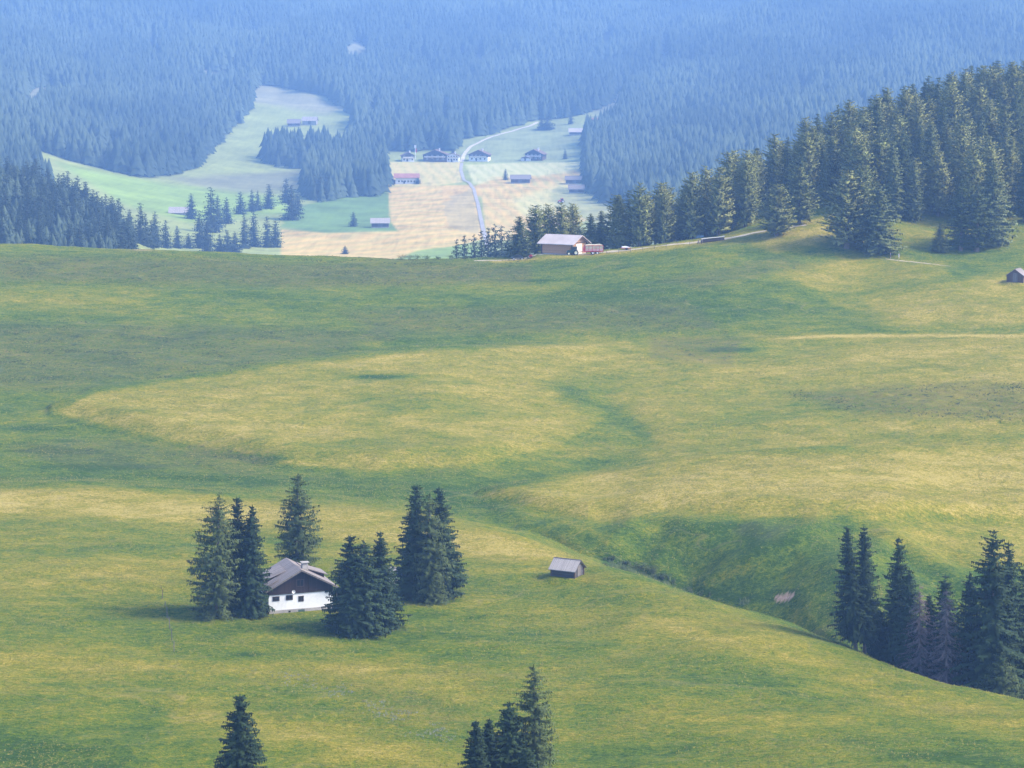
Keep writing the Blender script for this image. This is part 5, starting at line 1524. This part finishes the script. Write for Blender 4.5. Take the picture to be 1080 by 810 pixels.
def tussocks(name, pts, h0, h1, mat, label, cat, blades=5, wid=.3):
    n = len(pts); nb = n * blades
    base = np.repeat(pts, blades, 0)
    az = rng.uniform(0, 6.283, nb); H = np.repeat(rng.uniform(h0, h1, n), blades) * rng.uniform(.6, 1.1, nb)
    out = rng.uniform(.15, .75, nb) * H
    base = base + np.stack([rng.normal(0, 1, nb) * H * .35, rng.normal(0, 1, nb) * H * .35, np.full(nb, -.03)], -1)
    w = wid * H
    sx, sy = -np.sin(az) * w / 2, np.cos(az) * w / 2
    p0 = base + np.stack([sx, sy, 0 * sx], -1); p1 = base - np.stack([sx, sy, 0 * sx], -1)
    p2 = base + np.stack([np.cos(az) * out, np.sin(az) * out, H], -1)
    V = np.stack([p0, p1, p2], 1).reshape(-1, 3)
    T = np.arange(nb * 3).reshape(nb, 3)
    fn = np.cross(V[1::3] - V[0::3], V[2::3] - V[0::3]); T[fn[:, 1] > 0] = T[fn[:, 1] > 0][:, ::-1]
    me = np_mesh(name, V, None, T)
    me.polygons.foreach_set('use_smooth', np.ones(nb, bool))
    me.normals_split_custom_set_from_vertices(np.tile(np.array([[0, -.25, .97]], np.float32), (nb * 3, 1)).tolist())
    ti = np.repeat(np.repeat(np.clip(rng.normal(.45, .28, n), 0, 1), blades), 3)
    at = me.attributes.new('tint', 'FLOAT', 'POINT'); at.data.foreach_set('value', ti.astype(np.float32))
    return tag(mesh_obj(name, me, mat), label, cat, None, 'stuff')


def scatter(n, y0, y1, dens=None):
    yy_ = np.sqrt(rng.uniform(y0 ** 2, y1 ** 2, n)); ss_ = rng.uniform(-.255, .255, n)
    x = ss_ * yy_; z = height(x, yy_)
    p = np.stack([x, yy_, z], -1)
    if dens is not None:
        a, b = proj(x, yy_, z)
        p = p[rng.uniform(0, 1, n) < dens(a, b, x, yy_)]
    return p


nf = lambda a, b, x, y: np.clip(2.2 * (fbm(x / 14, y / 9, 71, 4) - .35), 0.05, 1)
tussocks('grass', scatter(190000, 242, 480, nf), .10, .26, M['grassblade'], 'uneven tufts of meadow grass over the near slopes', 'grass', 5, .5)
tussocks('meadow_grass', scatter(110000, 480, 700, nf), .12, .30, M['grassblade'], 'uneven tufts of meadow grass over the middle meadow', 'grass', 4, .7)
tussocks('rough_grass', scatter(60000, 470, 705, lambda a, b, x, y: np.clip(1.6 * np.clip(poly_mask(a, b, [(-50, 266), (560, 276), (560, 300), (-50, 298)], 6) + poly_mask(a, b, [(-50, 338), (330, 345), (420, 358), (300, 380), (60, 410), (-50, 408)], 8) + poly_mask(a, b, [(830, 415), (1100, 405), (1100, 445), (900, 435)], 8) + poly_mask(a, b, [(360, 330), (720, 318), (760, 348), (400, 356)], 8) * .8, 0, 1) * (fbm(x / 11, y / 5, 72, 4) > .58), 0, 1)), .14, .36, M['heath'], 'low dark tufts of heath and rough grass on the middle meadow', 'heath', 6, .6)
spots = []
for o in list(bpy.data.objects):
    if o.type == 'EMPTY' and o.get('group') in (GH, GR, GB):
        n_ = 130; a_ = rng.uniform(0, 6.28, n_); r_ = rng.uniform(.4, 3.6, n_)
        x_ = o.location.x + r_ * np.cos(a_); y_ = o.location.y + r_ * np.sin(a_)
        spots.append(np.stack([x_, y_, height(x_, y_)], -1))
tussocks('tall_grass', np.concatenate(spots), .2, .55, M['shrub'], 'unmown tall grass and seedlings around the tree bases', 'tall grass', 5, .35)
tussocks('sedge', scatter(26000, 242, 300, lambda a, b, x, y: np.clip(1.2 * poly_mask(a, b, [(392, 752), (440, 752), (478, 776), (470, 782), (410, 768)], 7) * (fbm(x / 4, y / 4, 73, 2) > .42) + .6 * (np.exp(-(line_dist(a, b, [(275, 702), (330, 722), (390, 742), (420, 752)]) / 9) ** 2)) * (fbm(x / 3, y / 3, 74, 2) > .55), 0, 1)), .15, .35, M['sedge'], 'grey-green sedge and pale seed heads in the wet hollow of the near slope', 'sedge', 5, .4)

tussocks('brook_reeds', scatter(42000, 365, 425, lambda a, b, x, y: np.exp(-(line_dist(a, b, [(640, 591), (670, 601), (700, 611), (735, 624), (755, 630), (790, 635)]) / (2.2 + 2.5 * fbm(x / 9, y / 9, 75, 2))) ** 2) * (fbm(x / 5, y / 5, 76, 2) > .36)), .3, .75, M['shrub'], 'dark rank grass and reeds lining the narrow brook', 'reeds', 6, .5)

# ------------------------------------------------------------------ air
hz, nt, b = new_mat('hazy_air')
nt.nodes.remove(b)
pv_ = nt.nodes.new('ShaderNodeVolumePrincipled')
pv_.inputs['Color'].default_value = (0.29, 0.54, 1.0, 1)
pv_.inputs['Density'].default_value = 0.00022
pv_.inputs['Anisotropy'].default_value = 0.0
nt.links.new(pv_.outputs[0], nt.nodes['Material Output'].inputs['Volume'])
zlo = float(Zg.min()) - 1.0; zhi = float(Zg.max()) + 36
hb = MB().box(-3100, 3100, -60, 4950, zlo, zhi).build('haze', hz)
hb['kind'] = 'stuff'; hb['label'] = 'blue summer haze filling the valley air'; hb['category'] = 'haze'

# ------------------------------------------------------------------ daylight
EL, AZ = R(44), R(98)            # sun ahead and to the right, behind thin cloud
wd = bpy.data.worlds.new('World'); SC.world = wd; wd.use_nodes = True
nt = wd.node_tree
bg = nt.nodes['Background']
sky = nt.nodes.new('ShaderNodeTexSky'); sky.sky_type = 'NISHITA'; sky.sun_disc = False
sky.sun_elevation = EL; sky.sun_rotation = AZ; sky.air_density = 0.7; sky.dust_density = 3.5; sky.ozone_density = 0.5; sky.altitude = 1800
nt.links.new(sky.outputs[0], bg.inputs[0]); bg.inputs[1].default_value = 0.12
sd = bpy.data.lights.new('sun', 'SUN'); sd.energy = 1.5; sd.angle = R(20); sd.color = (1.0, 0.90, 0.75)
so = bpy.data.objects.new('sun', sd); link(so)
dv = Vector((math.sin(AZ) * math.cos(EL), math.cos(AZ) * math.cos(EL), math.sin(EL)))
so.rotation_euler = dv.to_track_quat('Z', 'Y').to_euler()

SC.view_settings.view_transform = 'Standard'; SC.view_settings.look = 'None'
SC.view_settings.exposure = 2.4; SC.view_settings.gamma = 1.0; SC.view_settings.use_curve_mapping = False
SC.render.engine = 'CYCLES'
SC.cycles.use_denoising = True
SC.cycles.max_bounces = 4; SC.cycles.diffuse_bounces = 2; SC.cycles.glossy_bounces = 2; SC.cycles.volume_bounces = 0; SC.cycles.transparent_max_bounces = 4
SC.cycles.use_adaptive_sampling = True
